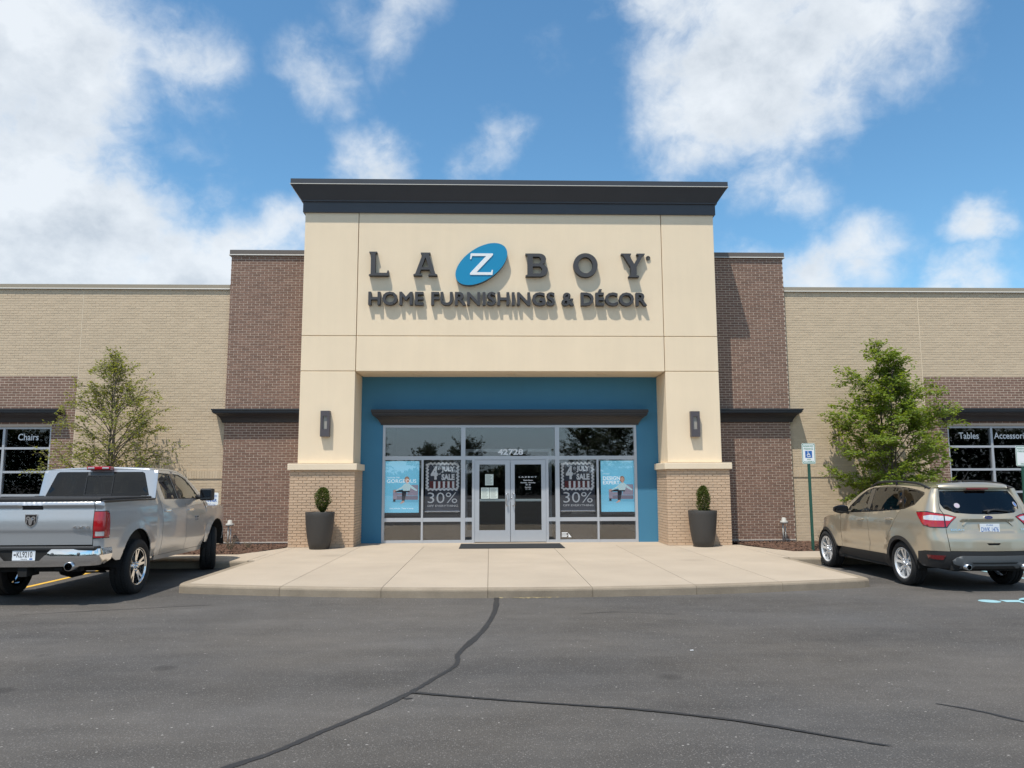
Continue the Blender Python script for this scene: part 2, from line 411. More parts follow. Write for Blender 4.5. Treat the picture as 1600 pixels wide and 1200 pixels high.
class MB:
    """collects geometry in one mesh"""
    def __init__(self):
        self.v, self.f, self.m, self.sm = [], [], [], []
        self.mats = []
        self.cur = 0
        self.smooth = False

    def mat(self, name):
        if name not in self.mats:
            self.mats.append(name)
        self.cur = self.mats.index(name)
        return self

    def add(self, verts, faces, smooth=None):
        n = len(self.v)
        self.v += [tuple(p) for p in verts]
        for f in faces:
            self.f.append(tuple(i + n for i in f)); self.m.append(self.cur)
            self.sm.append(self.smooth if smooth is None else smooth)
        return self

    def box(self, x0, x1, y0, y1, z0, z1, skip=()):
        v = [(x0, y0, z0), (x1, y0, z0), (x1, y1, z0), (x0, y1, z0), (x0, y0, z1), (x1, y0, z1), (x1, y1, z1), (x0, y1, z1)]
        fs = {'b': (0, 3, 2, 1), 't': (4, 5, 6, 7), 'f': (0, 1, 5, 4), 'k': (2, 3, 7, 6), 'l': (3, 0, 4, 7), 'r': (1, 2, 6, 5)}
        return self.add(v, [f for k, f in fs.items() if k not in skip], False)

    def bbox(self, x0, x1, y0, y1, z0, z1, c=.01):
        """box with chamfered edges"""
        b = bmesh.new()
        bmesh.ops.create_cube(b, size=1)
        for w in b.verts:
            w.co = Vector(((x0 + x1) / 2 + w.co.x * (x1 - x0), (y0 + y1) / 2 + w.co.y * (y1 - y0), (z0 + z1) / 2 + w.co.z * (z1 - z0)))
        bmesh.ops.bevel(b, geom=list(b.edges), offset=c, segments=2, affect='EDGES', profile=.5)
        b.verts.index_update()
        self.add([w.co[:] for w in b.verts], [[w.index for w in f.verts] for f in b.faces], False)
        b.free()
        return self

    def lathe(self, prof, c=(0, 0, 0), n=32, axis='z', a0=0, a1=2 * PI, smooth=True):
        """prof: (radius, height)"""
        full = abs(a1 - a0 - 2 * PI) < 1e-6
        k = n if full else n + 1
        vs_ = []
        for r_, h in prof:
            for i in range(k):
                a = a0 + (a1 - a0) * i / n
                p = (r_ * math.cos(a), r_ * math.sin(a), h)
                if axis == 'y': p = (p[0], p[2], p[1])
                if axis == 'x': p = (p[2], p[0], p[1])
                vs_.append((p[0] + c[0], p[1] + c[1], p[2] + c[2]))
        fs = []
        for j in range(len(prof) - 1):
            for i in range(n):
                i2 = (i + 1) % k if full else i + 1
                q = (j * k + i, j * k + i2, (j + 1) * k + i2, (j + 1) * k + i)
                fs.append(q if axis != 'y' else q[::-1])
        return self.add(vs_, fs, smooth)

    def tube(self, pts, rad, n=8, smooth=True, cap=True):
        pts = [Vector(p) for p in pts]
        rads = rad if isinstance(rad, (list, tuple)) else [rad] * len(pts)
        vs_, fs = [], []
        prev = None
        for i, p in enumerate(pts):
            d = (pts[min(i + 1, len(pts) - 1)] - pts[max(i - 1, 0)])
            d = d.normalized() if d.length > 1e-9 else Vector((0, 0, 1))
            if prev is None:
                a = Vector((0, 0, 1)) if abs(d.z) < .9 else Vector((1, 0, 0))
                s = d.cross(a).normalized()
            else:
                s = (prev - d * prev.dot(d)).normalized()
            prev = s
            t = d.cross(s)
            for k in range(n):
                a = 2 * PI * k / n
                vs_.append(p + (s * math.cos(a) + t * math.sin(a)) * rads[i])
        for i in range(len(pts) - 1):
            for k in range(n):
                k2 = (k + 1) % n
                fs.append((i * n + k, i * n + k2, (i + 1) * n + k2, (i + 1) * n + k))
        if cap:
            fs.append(tuple(range(n - 1, -1, -1))); fs.append(tuple((len(pts) - 1) * n + k for k in range(n)))
        return self.add(vs_, fs, smooth)

    def sweep(self, path, prof, closed=False, cap=True, z0=0.0):
        """plan path (x, y), outward on its right-hand side; prof: (out, z)"""
        n = len(path)
        rows = []
        P = [Vector(p) for p in path]
        for i in range(n):
            a = (P[i] - P[i - 1]).normalized() if (i > 0 or closed) else None
            b = (P[(i + 1) % n] - P[i]).normalized() if (i < n - 1 or closed) else None
            na = Vector((a.y, -a.x)) if a is not None else None
            nb = Vector((b.y, -b.x)) if b is not None else None
            if na is None: m = nb
            elif nb is None: m = na
            else:
                m = na + nb
                m = m / max(m.dot(na), .2)
            rows.append([(P[i].x + m.x * d, P[i].y + m.y * d, z + z0) for d, z in prof])
        k = len(prof)
        vs_ = [p for r_ in rows for p in r_]
        fs = []
        for i in range(n if closed else n - 1):
            i2 = (i + 1) % n
            for j in range(k - 1):
                fs.append((i * k + j, i2 * k + j, i2 * k + j + 1, i * k + j + 1))
        if cap and not closed:
            fs.append(tuple(range(k))[::-1]); fs.append(tuple((n - 1) * k + j for j in range(k)))
        return self.add(vs_, fs, False)

    def build(self, name, parent=None, mat=None):
        me = bpy.data.meshes.new(name)
        me.from_pydata(self.v, [], self.f)
        for mn in (self.mats or [mat]):
            me.materials.append(MATS[mn])
        if self.mats:
            me.polygons.foreach_set('material_index', self.m)
        me.polygons.foreach_set('use_smooth', self.sm)
        me.update()
        return link(name, me, parent)

def copy_tree(o, parent=None):
    c = o.copy()
    COL.objects.link(c)
    c.parent = parent
    for ch in list(o.children):
        copy_tree(ch, c)
    return c

def pip(p, poly):
    x, y = p
    ins = False
    j = len(poly) - 1
    for i in range(len(poly)):
        xi, yi = poly[i]; xj, yj = poly[j]
        if (yi > y) != (yj > y) and x < (xj - xi) * (y - yi) / (yj - yi) + xi:
            ins = not ins
        j = i
    return ins

def dens_poly(poly, step):
    out = []
    for i, p in enumerate(poly):
        q = poly[(i + 1) % len(poly)]
        L = math.hypot(q[0] - p[0], q[1] - p[1])
        k = max(1, int(math.ceil(L / step)))
        for j in range(k):
            t = j / k
            out.append((p[0] + (q[0] - p[0]) * t, p[1] + (q[1] - p[1]) * t))
    return out

def tri2d(polys, holes=(), step=None, grid=None):
    """triangulate the union of polys minus holes; returns points and faces"""
    if step:
        polys = [dens_poly(p, step) for p in polys]
        holes = [dens_poly(p, step) for p in holes]
    pts, edges = [], []
    for p in list(polys) + list(holes):
        n0 = len(pts)
        pts += [Vector(q) for q in p]
        edges += [(n0 + i, n0 + (i + 1) % len(p)) for i in range(len(p))]
    if grid:
        gx, gy = grid if isinstance(grid, tuple) else (grid, grid)
        xs = [p.x for p in pts]; ys = [p.y for p in pts]
        x0, x1, y0, y1 = min(xs), max(xs), min(ys), max(ys)
        nx, ny = int((x1 - x0) / gx), int((y1 - y0) / gy)
        bpts = [(p.x, p.y) for p in pts]
        for i in range(1, nx + 1):
            for j in range(1, ny + 1):
                q = (x0 + (x1 - x0) * i / (nx + 1), y0 + (y1 - y0) * j / (ny + 1))
                if any(pip(q, p) for p in polys) and not any(pip(q, h) for h in holes):
                    if min((q[0] - b[0]) ** 2 + (q[1] - b[1]) ** 2 for b in bpts) > (.35 * min(gx, gy)) ** 2:
                        pts.append(Vector(q))
    v, e, f, *_ = delaunay_2d_cdt(pts, edges, [], 0, 1e-6)
    fs = []
    for t in f:
        c = ((v[t[0]].x + v[t[1]].x + v[t[2]].x) / 3, (v[t[0]].y + v[t[1]].y + v[t[2]].y) / 3)
        if any(pip(c, p) for p in polys) and not any(pip(c, h) for h in holes):
            fs.append(tuple(t))
    used = sorted({i for t in fs for i in t})
    mp = {o: n for n, o in enumerate(used)}
    return [(v[i].x, v[i].y) for i in used], [tuple(mp[i] for i in t) for t in fs]

def border(fs):
    ed = {}
    for t in fs:
        for i in range(len(t)):
            a, b = t[i], t[(i + 1) % len(t)]
            ed[(a, b)] = 1
    return [(a, b) for (a, b) in ed if (b, a) not in ed]

def surf(mb, polys, holes, fn, step=None, grid=None, rim=None, flip=False, smooth=True):
    """flat outline mapped to a surface by fn(u, v, depth); rim: fold the edge inwards by this depth"""
    pts, fs = tri2d(polys, holes, step, grid)
    if flip:
        fs = [t[::-1] for t in fs]
    mb.add([fn(u, v, 0.0) for u, v in pts], fs, smooth)
    if rim:
        bd = border(fs)
        ids = sorted({i for e in bd for i in e})
        mp = {o: n for n, o in enumerate(ids)}
        k = len(ids)
        vs_ = [fn(*pts[i], 0.0) for i in ids] + [fn(*pts[i], rim) for i in ids]
        mb.add(vs_, [(mp[b], mp[a], mp[a] + k, mp[b] + k) for a, b in bd], False)
    return mb

def plate(mb, polys, holes, fn, rim, flip=False, step=None):
    return surf(mb, polys, holes, fn, step, None, rim, flip, False)

def facade_fn(y):
    """2-D drawing (x, z) on a plane that faces the camera"""
    return lambda u, v, d: (u, y + d, v)

def circ(cx, cy, rx, ry=None, n=24, rot=0.0):
    ry = rx if ry is None else ry
    o = []
    for i in range(n):
        a = 2 * PI * i / n
        x, y = rx * math.cos(a), ry * math.sin(a)
        o.append((cx + x * math.cos(rot) - y * math.sin(rot), cy + x * math.sin(rot) + y * math.cos(rot)))
    return o

def rect(x0, y0, x1, y1):
    return [(x0, y0), (x1, y0), (x1, y1), (x0, y1)]

def stroke(pts, w):
    """polyline outline of constant width"""
    P = [Vector(p) for p in pts]
    L, Rr = [], []
    for i, p in enumerate(P):
        a = (P[i] - P[i - 1]).normalized() if i > 0 else (P[1] - P[0]).normalized()
        b = (P[i + 1] - P[i]).normalized() if i < len(P) - 1 else a
        m = (Vector((-a.y, a.x)) + Vector((-b.y, b.x)))
        m = m / max(m.dot(Vector((-a.y, a.x))), .4)
        ww = w[i] if isinstance(w, (list, tuple)) else w
        L.append((p.x + m.x * ww / 2, p.y + m.y * ww / 2)); Rr.append((p.x - m.x * ww / 2, p.y - m.y * ww / 2))
    return L + Rr[::-1]

_text_cache = {}

def text_geo(s, bold=0.0, spacing=1.0):
    """outline of a line of text: vertices (2-D) and faces, baseline 0, left 0"""
    key = (s, bold, spacing)
    if key in _text_cache:
        return _text_cache[key]
    cu = bpy.data.curves.new('text_tmp', 'FONT')
    cu.body = s
    cu.size = 1.0
    cu.offset = bold
    cu.space_character = spacing
    cu.resolution_u = 3
    cu.fill_mode = 'FRONT'
    cu.dimensions = '2D'
    o = bpy.data.objects.new('text_tmp', cu)
    COL.objects.link(o)
    dg = bpy.context.evaluated_depsgraph_get()
    me = bpy.data.meshes.new_from_object(o.evaluated_get(dg))
    v = [(p.co.x, p.co.y) for p in me.vertices]
    f = [tuple(p.vertices) for p in me.polygons]
    bpy.data.objects.remove(o); bpy.data.curves.remove(cu); bpy.data.meshes.remove(me)
    _text_cache[key] = (v, f)
    return v, f

def text(mb, s, x0, x1, z0, z1, fn, bold=0.0, spacing=1.0, depth=0.0, back=True):
    """fit the text's inked box into the rectangle and lay it on fn"""
    v, f = text_geo(s, bold, spacing)
    if not f:
        return mb
    ax, bx = min(p[0] for p in v), max(p[0] for p in v)
    ay, by = min(p[1] for p in v), max(p[1] for p in v)
    q = [(x0 + (p[0] - ax) / (bx - ax) * (x1 - x0), z0 + (p[1] - ay) / (by - ay) * (z1 - z0)) for p in v]
    mb.add([fn(u, w, 0.0) for u, w in q], f, False)
    if depth:
        bd = border(f)
        k = len(q)
        mb.add([fn(u, w, 0.0) for u, w in q] + [fn(u, w, depth) for u, w in q], [(b, a, a + k, b + k) for a, b in bd], False)
    return mb
# ------------------------------------------------------------------ the store
ZW = .13                                   # walk level
A, B, ZT, ZJ, ZS, ZC = 5.178, 3.826, 8.41, 5.251, 4.371, 1.952
BO, BI, REC = 5.322, 3.767, 1.06
TX, TY, TZ = 7.30, 1.0, 7.722
WY, WZ = 1.10, 6.807
store = empty('store_building', (0, 0, 0))
setp(store, 'single storey brick and cream stucco shop with blue recessed entrance', 'building')

# portal: stucco panels with open joints round a recessed core
G = .009
def panel(x0, x1, y0, y1, z0, z1):
    return MB().mat('stucco').bbox(x0 + G, x1 - G, y0, y1, z0 + G, z1 - G, .008).build('stucco_panel', store)
core = MB().mat('stucco')
for x0, x1 in ((-A, -B), (B, A)):
    panel(x0, x1, 0, REC + .1, 2.11, ZS); panel(x0, x1, 0, REC + .1, ZS, ZJ); panel(x0, x1, 0, REC + .1, ZJ, ZT + .1)
    core.box(x0 + .03, x1 - .03, .028, REC + .05, 2.2, ZT)
panel(-B, B, 0, REC + .1, ZS - G, ZJ); panel(-B, B, 0, REC + .1, ZJ, ZT + .1)
core.box(-B + .001, B - .001, .0285, REC + .05, ZS + .04, ZT - .001)
core.box(-A + .012, A - .012, REC + .11, 4.2, 4.9, ZT + .3)
core.build('portal_core', store)
MB().mat('slate_metal').sweep([(-A, 4.0), (-A, 0), (A, 0), (A, 4.0)], [(0, 8.40), (.045, 8.40), (.045, 8.66), (.085, 8.675), (.085, 8.70), (.30, 9.02), (.31, 9.04), (.31, 9.175), (-.1, 9.19), (-.1, 8.40)]).build('portal_cornice', store)
MB().mat('drip_edge').sweep([(-A - .31, 3.9), (-A - .31, -.31), (A + .31, -.31), (A + .31, 3.9)], [(.001, 9.033), (.012, 9.033), (.012, 9.048), (.001, 9.048)]).build('cornice_drip_edge', store)
for s in (-1, 1):
    x0, x1 = sorted((s * (BI - .05), s * (BO + .05)))
    MB().mat('stucco_cap').bbox(x0, x1, -.155, REC - .02, ZC, 2.108, .012).build('pier_cap', store)

# soffit down-lights
for x in (-2.33, .02, 2.33):
    b = MB().mat('stucco_cap').lathe([(.075, 4.379), (.12, 4.379), (.125, 4.366), (.075, 4.364), (.07, 4.40)], (x, .5, 0), 20)
    b.mat('soffit_lamp').lathe([(.0, 4.377), (.07, 4.377)], (x, .5, 0), 20)
    b.build('soffit_light', store)

# brickwork -------------------------------------------------------------
CH, BL, MJ = .0656, .2050, .0088           # course height, brick length, joint
PROUD = .0035
brng = random.Random(5)
def brick_box(mb, fn, u0, u1, v0, v1, q=0.0):
    """five faces of a brick on plane fn(u, v, depth)"""
    c = .0025
    p = [fn(u0, v0, 0.02), fn(u1, v0, 0.02), fn(u1, v1, 0.02), fn(u0, v1, 0.02),
         fn(u0 + c, v0 + c, -PROUD + q), fn(u1 - c, v0 + c, -PROUD + q), fn(u1 - c, v1 - c, -PROUD + q), fn(u0 + c, v1 - c, -PROUD + q)]
    mb.add(p, [(4, 5, 6, 7), (0, 1, 5, 4), (1, 2, 6, 5), (2, 3, 7, 6), (3, 0, 4, 7)], False)

def bricks(fn, u0, u1, v0, v1, cuts=(), phase=0.0, zref=ZW):
    """courses of running bond inside the rectangle, leaving the cuts out: list of (u0, u1, v0, v1, whole)"""
    out = []
    k = int(math.floor((v0 - zref) / CH + 1e-6))
    while True:
        a = zref + k * CH + MJ / 2
        b = zref + (k + 1) * CH - MJ / 2
        if a >= v1 - .01:
            break
        a2, b2 = max(a, v0 + .002), min(b, v1 - .002)
        if b2 - a2 > .012:
            segs = [(u0, u1)]
            for c in cuts:
                if c[2] < b2 - .004 and c[3] > a2 + .004:
                    ns = []
                    for s in segs:
                        if c[1] <= s[0] or c[0] >= s[1]: ns.append(s)
                        else:
                            if c[0] > s[0]: ns.append((s[0], c[0]))
                            if c[1] < s[1]: ns.append((c[1], s[1]))
                    segs = ns
            off = phase + (BL / 2 if k % 2 else 0)
            for s0, s1 in segs:
                i = int(math.floor((s0 - off) / BL))
                while off + i * BL < s1:
                    c, d = off + i * BL + MJ / 2, off + (i + 1) * BL - MJ / 2
                    c2, d2 = max(c, s0 + .003), min(d, s1 - .003)
                    if d2 - c2 > .02:
                        out.append((c2, d2, a2, b2, d2 - c2 > BL - MJ - .002 and b2 - a2 > CH - MJ - .002))
                    i += 1
        k += 1
    return out

def lay(mb, fn, lst):
    for u0, u1, v0, v1, w in lst:
        j = brng.uniform(-.0012, .0012)
        brick_box(mb, fn, u0 + brng.uniform(-.001, .001), u1 + brng.uniform(-.001, .001), v0 + brng.uniform(-.0008, .0008), v1 + brng.uniform(-.0008, .0008), j)

# piers of the portal: the bricks in front are single pieces
stdm = MB().mat('pier_brick')
brick_box(stdm, lambda u, v, d: (u, d, v), -(BL - MJ) / 2, (BL - MJ) / 2, -(CH - MJ) / 2, (CH - MJ) / 2)
stdo = stdm.build('brick_master')
std_brick = stdo.data
std_brick.name = 'brick'
bpy.data.objects.remove(stdo)
for s in (-1, 1):
    x0, x1 = sorted((s * BI, s * BO))
    wall = MB().mat('tan_mortar').box(x0 + .02, x1 - .02, -.08, REC - .03, ZW - .1, ZC + .001).build('brick_pier', store)
    rest = MB().mat('pier_brick')
    front = bricks(lambda u, v, d: 0, x0 + .004, x1 - .004, ZW, ZC, phase=x0 + .004)
    whole = [b for b in front if b[4]]
    whole.sort(key=lambda b: (b[0] - .5) ** 2 + (b[2] - 1.65) ** 2 * .2)
    single = set(id(b) for b in whole[:150])
    yf = -.092
    for b in front:
        if id(b) in single:
            o = link('brick', std_brick, wall)
            o.location = ((b[0] + b[1]) / 2 + brng.uniform(-.001, .001), yf + brng.uniform(-.0012, .0012), (b[2] + b[3]) / 2)
    lay(rest, lambda u, v, d: (u, yf + d, v), [b for b in front if id(b) not in single])
    xi, xo = s * (BI + .008), s * (BO - .008)
    for xx, sg in ((xi, -s), (xo, s)):      # inner and outer reveal
        lst = bricks(lambda u, v, d: 0, -.098, REC - .03, ZW, ZC, phase=-.098 + BL / 2)
        if sg < 0: lay(rest, lambda u, v, d: (xx - (-d) if False else xx + d, REC - .128 - u if False else u, v), [])
        fnx = (lambda u, v, d, xx=xx, sg=sg: (xx - sg * d, u, v))
        lay(rest, fnx, lst)
    r_ = rest.build('laid_bricks', wall); r_['kind'] = 'stuff'

# towers beside the portal
CAN = [(0, 3.1808), (.035, 3.1808), (.05, 3.2322), (.075, 3.2835), (.12, 3.3452), (.175, 3.3914), (.215, 3.4068), (.215, 3.4222), (.235, 3.4274), (.235, 3.4685), (.255, 3.4787), (.255, 3.5147), (-.02, 3.525), (-.02, 3.1808)]
for s in (-1, 1):
    x0, x1 = sorted((s * (A - .1), s * TX))
    w = MB().mat('dark_mortar').box(x0, x1, TY, 5.0, -.1, TZ - .14).build('brick_tower', store)
    rest = MB().mat('dark_brick')
    b0, b1 = (A + .002, TX) if s > 0 else (-TX, -A - .002)
    lay(rest, lambda u, v, d: (u, TY + d, v), bricks(None, b0, b1, .07, TZ - .14, phase=b0 + .05))
    xo = s * TX
    lay(rest, lambda u, v, d: (xo - s * d, u, v), bricks(None, TY - .006, TY + 1.0, .07, TZ - .14, phase=TY))
    r_ = rest.build('laid_bricks', w); r_['kind'] = 'stuff'
    cx0, cx1 = sorted((s * (A + .004), s * (TX + .012)))
    pth = [(cx0, TY - .012), (cx1, TY - .012), (cx1, 4.0)] if s > 0 else [(cx0, 4.0), (cx0, TY - .012), (cx1, TY - .012)]
    MB().mat('bronze_coping').sweep(pth, [(0, TZ - .142), (.02, TZ - .142), (.03, TZ - .115), (.03, TZ), (-.2, TZ + .02), (-.2, TZ - .142)]).build('tower_coping', store)
    MB().mat('drip_edge').sweep(pth, [(.0302, TZ - .135), (.045, TZ - .148), (.045, TZ - .128), (.0302, TZ - .118)]).build('tower_drip_edge', store)
    pth2 = [(cx0, TY - .01), (cx1, TY - .01), (cx1, TY + .09)] if s > 0 else [(cx0, TY + .09), (cx0, TY - .01), (cx1, TY - .01)]
    MB().mat('dark_metal').sweep(pth2, CAN).build('ledge_canopy', store)
    # thin pale flashing at the foot of the tower
    MB().mat('drip_edge').box(b0, b1, TY - .02, TY + .001, .16, .178).build('base_flashing', store)

# wings
JX = {-1: 11.11, 1: 10.96}
WIN0 = {-1: 11.69, 1: 11.52}
PITCHW = 1.176
for s in (-1, 1):
    j, w0 = JX[s], WIN0[s]
    w1 = w0 + 3 * PITCHW + .05
    XE = 17.6                                # laid bricks to here, well past the frame
    pe = w1 + .62                            # outer edge of the brown panel
    wz0, wz1 = .797, 3.093
    wl_ = MB().mat('tan_mortar')
    def bx(a, b, z0, z1, wl_=wl_, s=s):
        x0, x1 = sorted((s * a, s * b)); wl_.box(x0, x1, WY, WY + .3, z0, z1)
    bx(TX - .1, w0, -.1, WZ - .12); bx(w1, 24, -.1, WZ - .121)
    bx(w0, w1, -.1, wz0); bx(w0, w1, wz1, WZ - .12)
    wall = wl_.build('brick_wall', store)
    tan, brn = MB().mat('tan_brick'), MB().mat('dark_brick')
    fn = lambda u, v, d: (u, WY + d, v)
    def mir(lst, s=s):
        return [(min(s * a, s * b), max(s * a, s * b), c, d, e) for a, b, c, d, e in lst]
    zb0, zb1 = 1.760, 1.966
    tb = bricks(None, TX + .004, j - .008, .07, WZ - .12, cuts=[(TX, j, zb0, zb1)], phase=TX)
    tb += bricks(None, j + .008, pe, 4.388, WZ - .12, phase=j)
    tb += bricks(None, pe + .004, XE, .07, WZ - .12, phase=pe)
    lay(tan, fn, mir(tb))
    # soldier course, a little proud
    u = TX + .01
    while u < j - .05:
        a, b = sorted((s * (u + MJ / 2), s * (min(u + CH, j - .008) - MJ / 2)))
        brick_box(tan, lambda uu, v, d: (uu, WY - .016 + d, v), a, b, zb0 + .004, zb1 - .004, brng.uniform(-.001, .001))
        u += CH
    x0, x1 = sorted((s * (TX + .004), s * (j - .008)))
    MB().mat('tan_mortar').box(x0, x1, WY - .014, WY + .001, zb0, zb1).build('soldier_band', store)
    r_ = tan.build('tan_bricks', wall); r_['kind'] = 'stuff'
    bb = bricks(None, j + .008, pe, .07, 4.384, cuts=[(w0, w1, wz0, wz1)], phase=j)
    lay(brn, fn, mir(bb))
    r_ = brn.build('brown_bricks', wall); r_['kind'] = 'stuff'
    x0, x1 = sorted((s * (j + .006), s * (w0 - .0)))
    mo = MB().mat('dark_mortar')
    mo.box(x0, x1, WY - .002, WY + .001, .05, 4.386)
    x0, x1 = sorted((s * w0, s * pe)); mo.box(x0, x1, WY - .002, WY + .001, wz1, 4.3855)
    x0, x1 = sorted((s * w0, s * w1)); mo.box(x0, x1, WY - .002, WY + .001, .05, wz0)
    x0, x1 = sorted((s * w1, s * pe)); mo.box(x0, x1, WY - .002, WY + .001, .0505, wz1)
    mo.build('brown_mortar', wall)
    x0, x1 = sorted((s * (j - .008), s * (j + .006)))
    MB().mat('stucco_cap').box(x0, x1, WY - .004, WY + .002, .1, WZ - .12).build('control_joint', store)
    x0, x1 = sorted((s * (TX + .032), s * 24))
    MB().mat('tan_coping').sweep([(x0, WY - .012), (x1, WY - .012)], [(0, WZ - .125), (.02, WZ - .125), (.03, WZ - .1), (.03, WZ), (-.3, WZ + .015), (-.3, WZ - .125)]).build('wall_coping', store)
    MB().mat('drip_edge').sweep([(x0, WY - .012), (x1, WY - .012)], [(.0302, WZ - .115), (.042, WZ - .127), (.042, WZ - .11), (.0302, WZ - .1)]).build('wall_drip_edge', store)
    x0, x1 = sorted((s * (w0 - .06), s * (w1 + .06)))
    MB().mat('dark_metal').sweep([(x0, WY + .02), (x0, WY - .01), (x1, WY - .01), (x1, WY + .02)], CAN, z0=.02).build('window_canopy', store)
    # shop window
    fr = MB().mat('aluminium')
    zs_ = [wz0, 1.359, 1.945, 2.544, wz1]
    xs_ = [w0 + .03 + i * PITCHW for i in range(4)]
    for i, xx in enumerate(xs_):
        a, b = sorted((s * (xx - .03), s * (xx + .03))); fr.box(a, b, WY + .05, WY + .15, wz0, wz1)
    for i in range(3):
        a, b = sorted((s * (xs_[i] + .03), s * (xs_[i + 1] - .03)))
        for q, z in enumerate(zs_):
            zz = z + .03 if q == 0 else (z - .03 if q == 4 else z)
            fr.box(a, b, WY + .054, WY + .146, zz - .028, zz + .028)
    frame = fr.build('window_frame', store)
    for i in range(3):
        for q in range(4):
            a, b = sorted((s * (xs_[i] + .03), s * (xs_[i + 1] - .03)))
            MB().mat('wing_glass').box(a, b, WY + .10, WY + .106, zs_[q] + .03, zs_[q + 1] - .02).build('pane', frame)
    # dim room behind it
    x0, x1 = sorted((s * 8.2, s * 20))
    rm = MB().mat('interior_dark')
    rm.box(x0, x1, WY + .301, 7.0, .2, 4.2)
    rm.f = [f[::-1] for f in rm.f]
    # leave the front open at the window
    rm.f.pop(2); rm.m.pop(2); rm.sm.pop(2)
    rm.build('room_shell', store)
    words = {-1: [('Chairs', 0)], 1: [('Tables', 0), ('Accessories', 1)]}[s]
    for wd, i in words:
        a, b = sorted((s * (xs_[i] + .03), s * (xs_[i + 1] - .03)))
        wid = {'Chairs': .515, 'Tables': .535, 'Accessories': .99}[wd]
        c = (a + b) / 2
        t_ = MB().mat('white_sheet')
        text(t_, wd, c - wid / 2, c + wid / 2, 2.749, 2.919, facade_fn(WY + .095), bold=.012)
        t_.build('window_lettering', frame)
    MB().mat('dark_metal').box(*sorted((s * 7.2, s * 24)), 7.0, 7.2, 0, 6.0).build('rear_wall', store)
MB().mat('tan_coping').box(-24, 24, 1.45, 30, 6.2, 6.3).build('flat_roof', store)

# recessed entrance
bw = MB().mat('blue_wall')
plate(bw, [rect(-B - .03, ZW - .08, B + .03, ZS + .06)], [rect(-3.27, ZW - .08 + 1e-4, 3.27, 3.12)], facade_fn(REC), .14)
bw.build('blue_wall', store)
MB().mat('brown_metal').sweep([(-3.30, REC + .05), (-3.30, REC - .005), (3.30, REC - .005), (3.30, REC + .05)],
    [(0, 3.12), (.03, 3.12), (.03, 3.155), (.06, 3.20), (.10, 3.26), (.16, 3.315), (.215, 3.345), (.215, 3.365), (.235, 3.37), (.235, 3.42), (.255, 3.43), (.255, 3.50), (-.02, 3.505), (-.02, 3.12)]).build('entrance_canopy', store)
YF0, YF1 = REC - .012, REC + .10
sf = MB().mat('aluminium')
VX = [(-3.27, -3.205), (-2.275, -2.225), (-1.265, -1.155), (-.98, -.915), (.915, .98), (1.155, 1.265), (2.225, 2.275), (3.205, 3.27)]
ZB = [(ZW, .197), (.66, .755), (2.225, 2.32), (3.055, 3.12)]
for i, (a, b) in enumerate(VX):
    top = 3.12 if i in (0, 2, 5, 7) else 2.225
    sf.box(a, b, YF0, YF1, ZW, top)
def hb(i, x0, x1):
    sf.box(x0, x1, YF0 + .006, YF1 - .006, ZB[i][0], ZB[i][1])
for x0, x1 in ((VX[0][1], VX[2][0]), (VX[2][1], VX[5][0]), (VX[5][1], VX[7][0])):
    hb(3, x0, x1); hb(2, x0, x1)
for x0, x1 in ((VX[0][1], VX[1][0]), (VX[1][1], VX[2][0]), (VX[2][1], VX[3][0]), (VX[4][1], VX[5][0]), (VX[5][1], VX[6][0]), (VX[6][1], VX[7][0])):
    hb(1, x0, x1); hb(0, x0, x1)
sfo = sf.build('storefront_frame', store)
def pane(x0, x1, z0, z1):
    return MB().mat('store_glass').box(x0, x1, REC + .04, REC + .046, z0, z1).build('pane', sfo)
for x0, x1 in ((VX[0][1], VX[2][0]), (VX[2][1], VX[5][0]), (VX[5][1], VX[7][0])):
    pane(x0, x1, ZB[2][1], ZB[3][0])
for x0, x1 in ((VX[0][1], VX[1][0]), (VX[1][1], VX[2][0]), (VX[2][1], VX[3][0]), (VX[4][1], VX[5][0]), (VX[5][1], VX[6][0]), (VX[6][1], VX[7][0])):
    pane(x0, x1, ZB[1][1], ZB[2][0]); pane(x0, x1, ZB[0][1], ZB[1][0])
t_ = MB().mat('white_sheet')
text(t_, '42728', -.32, .335, 2.35, 2.50, facade_fn(REC + .032), bold=.03)
t_.build('street_number', sfo)
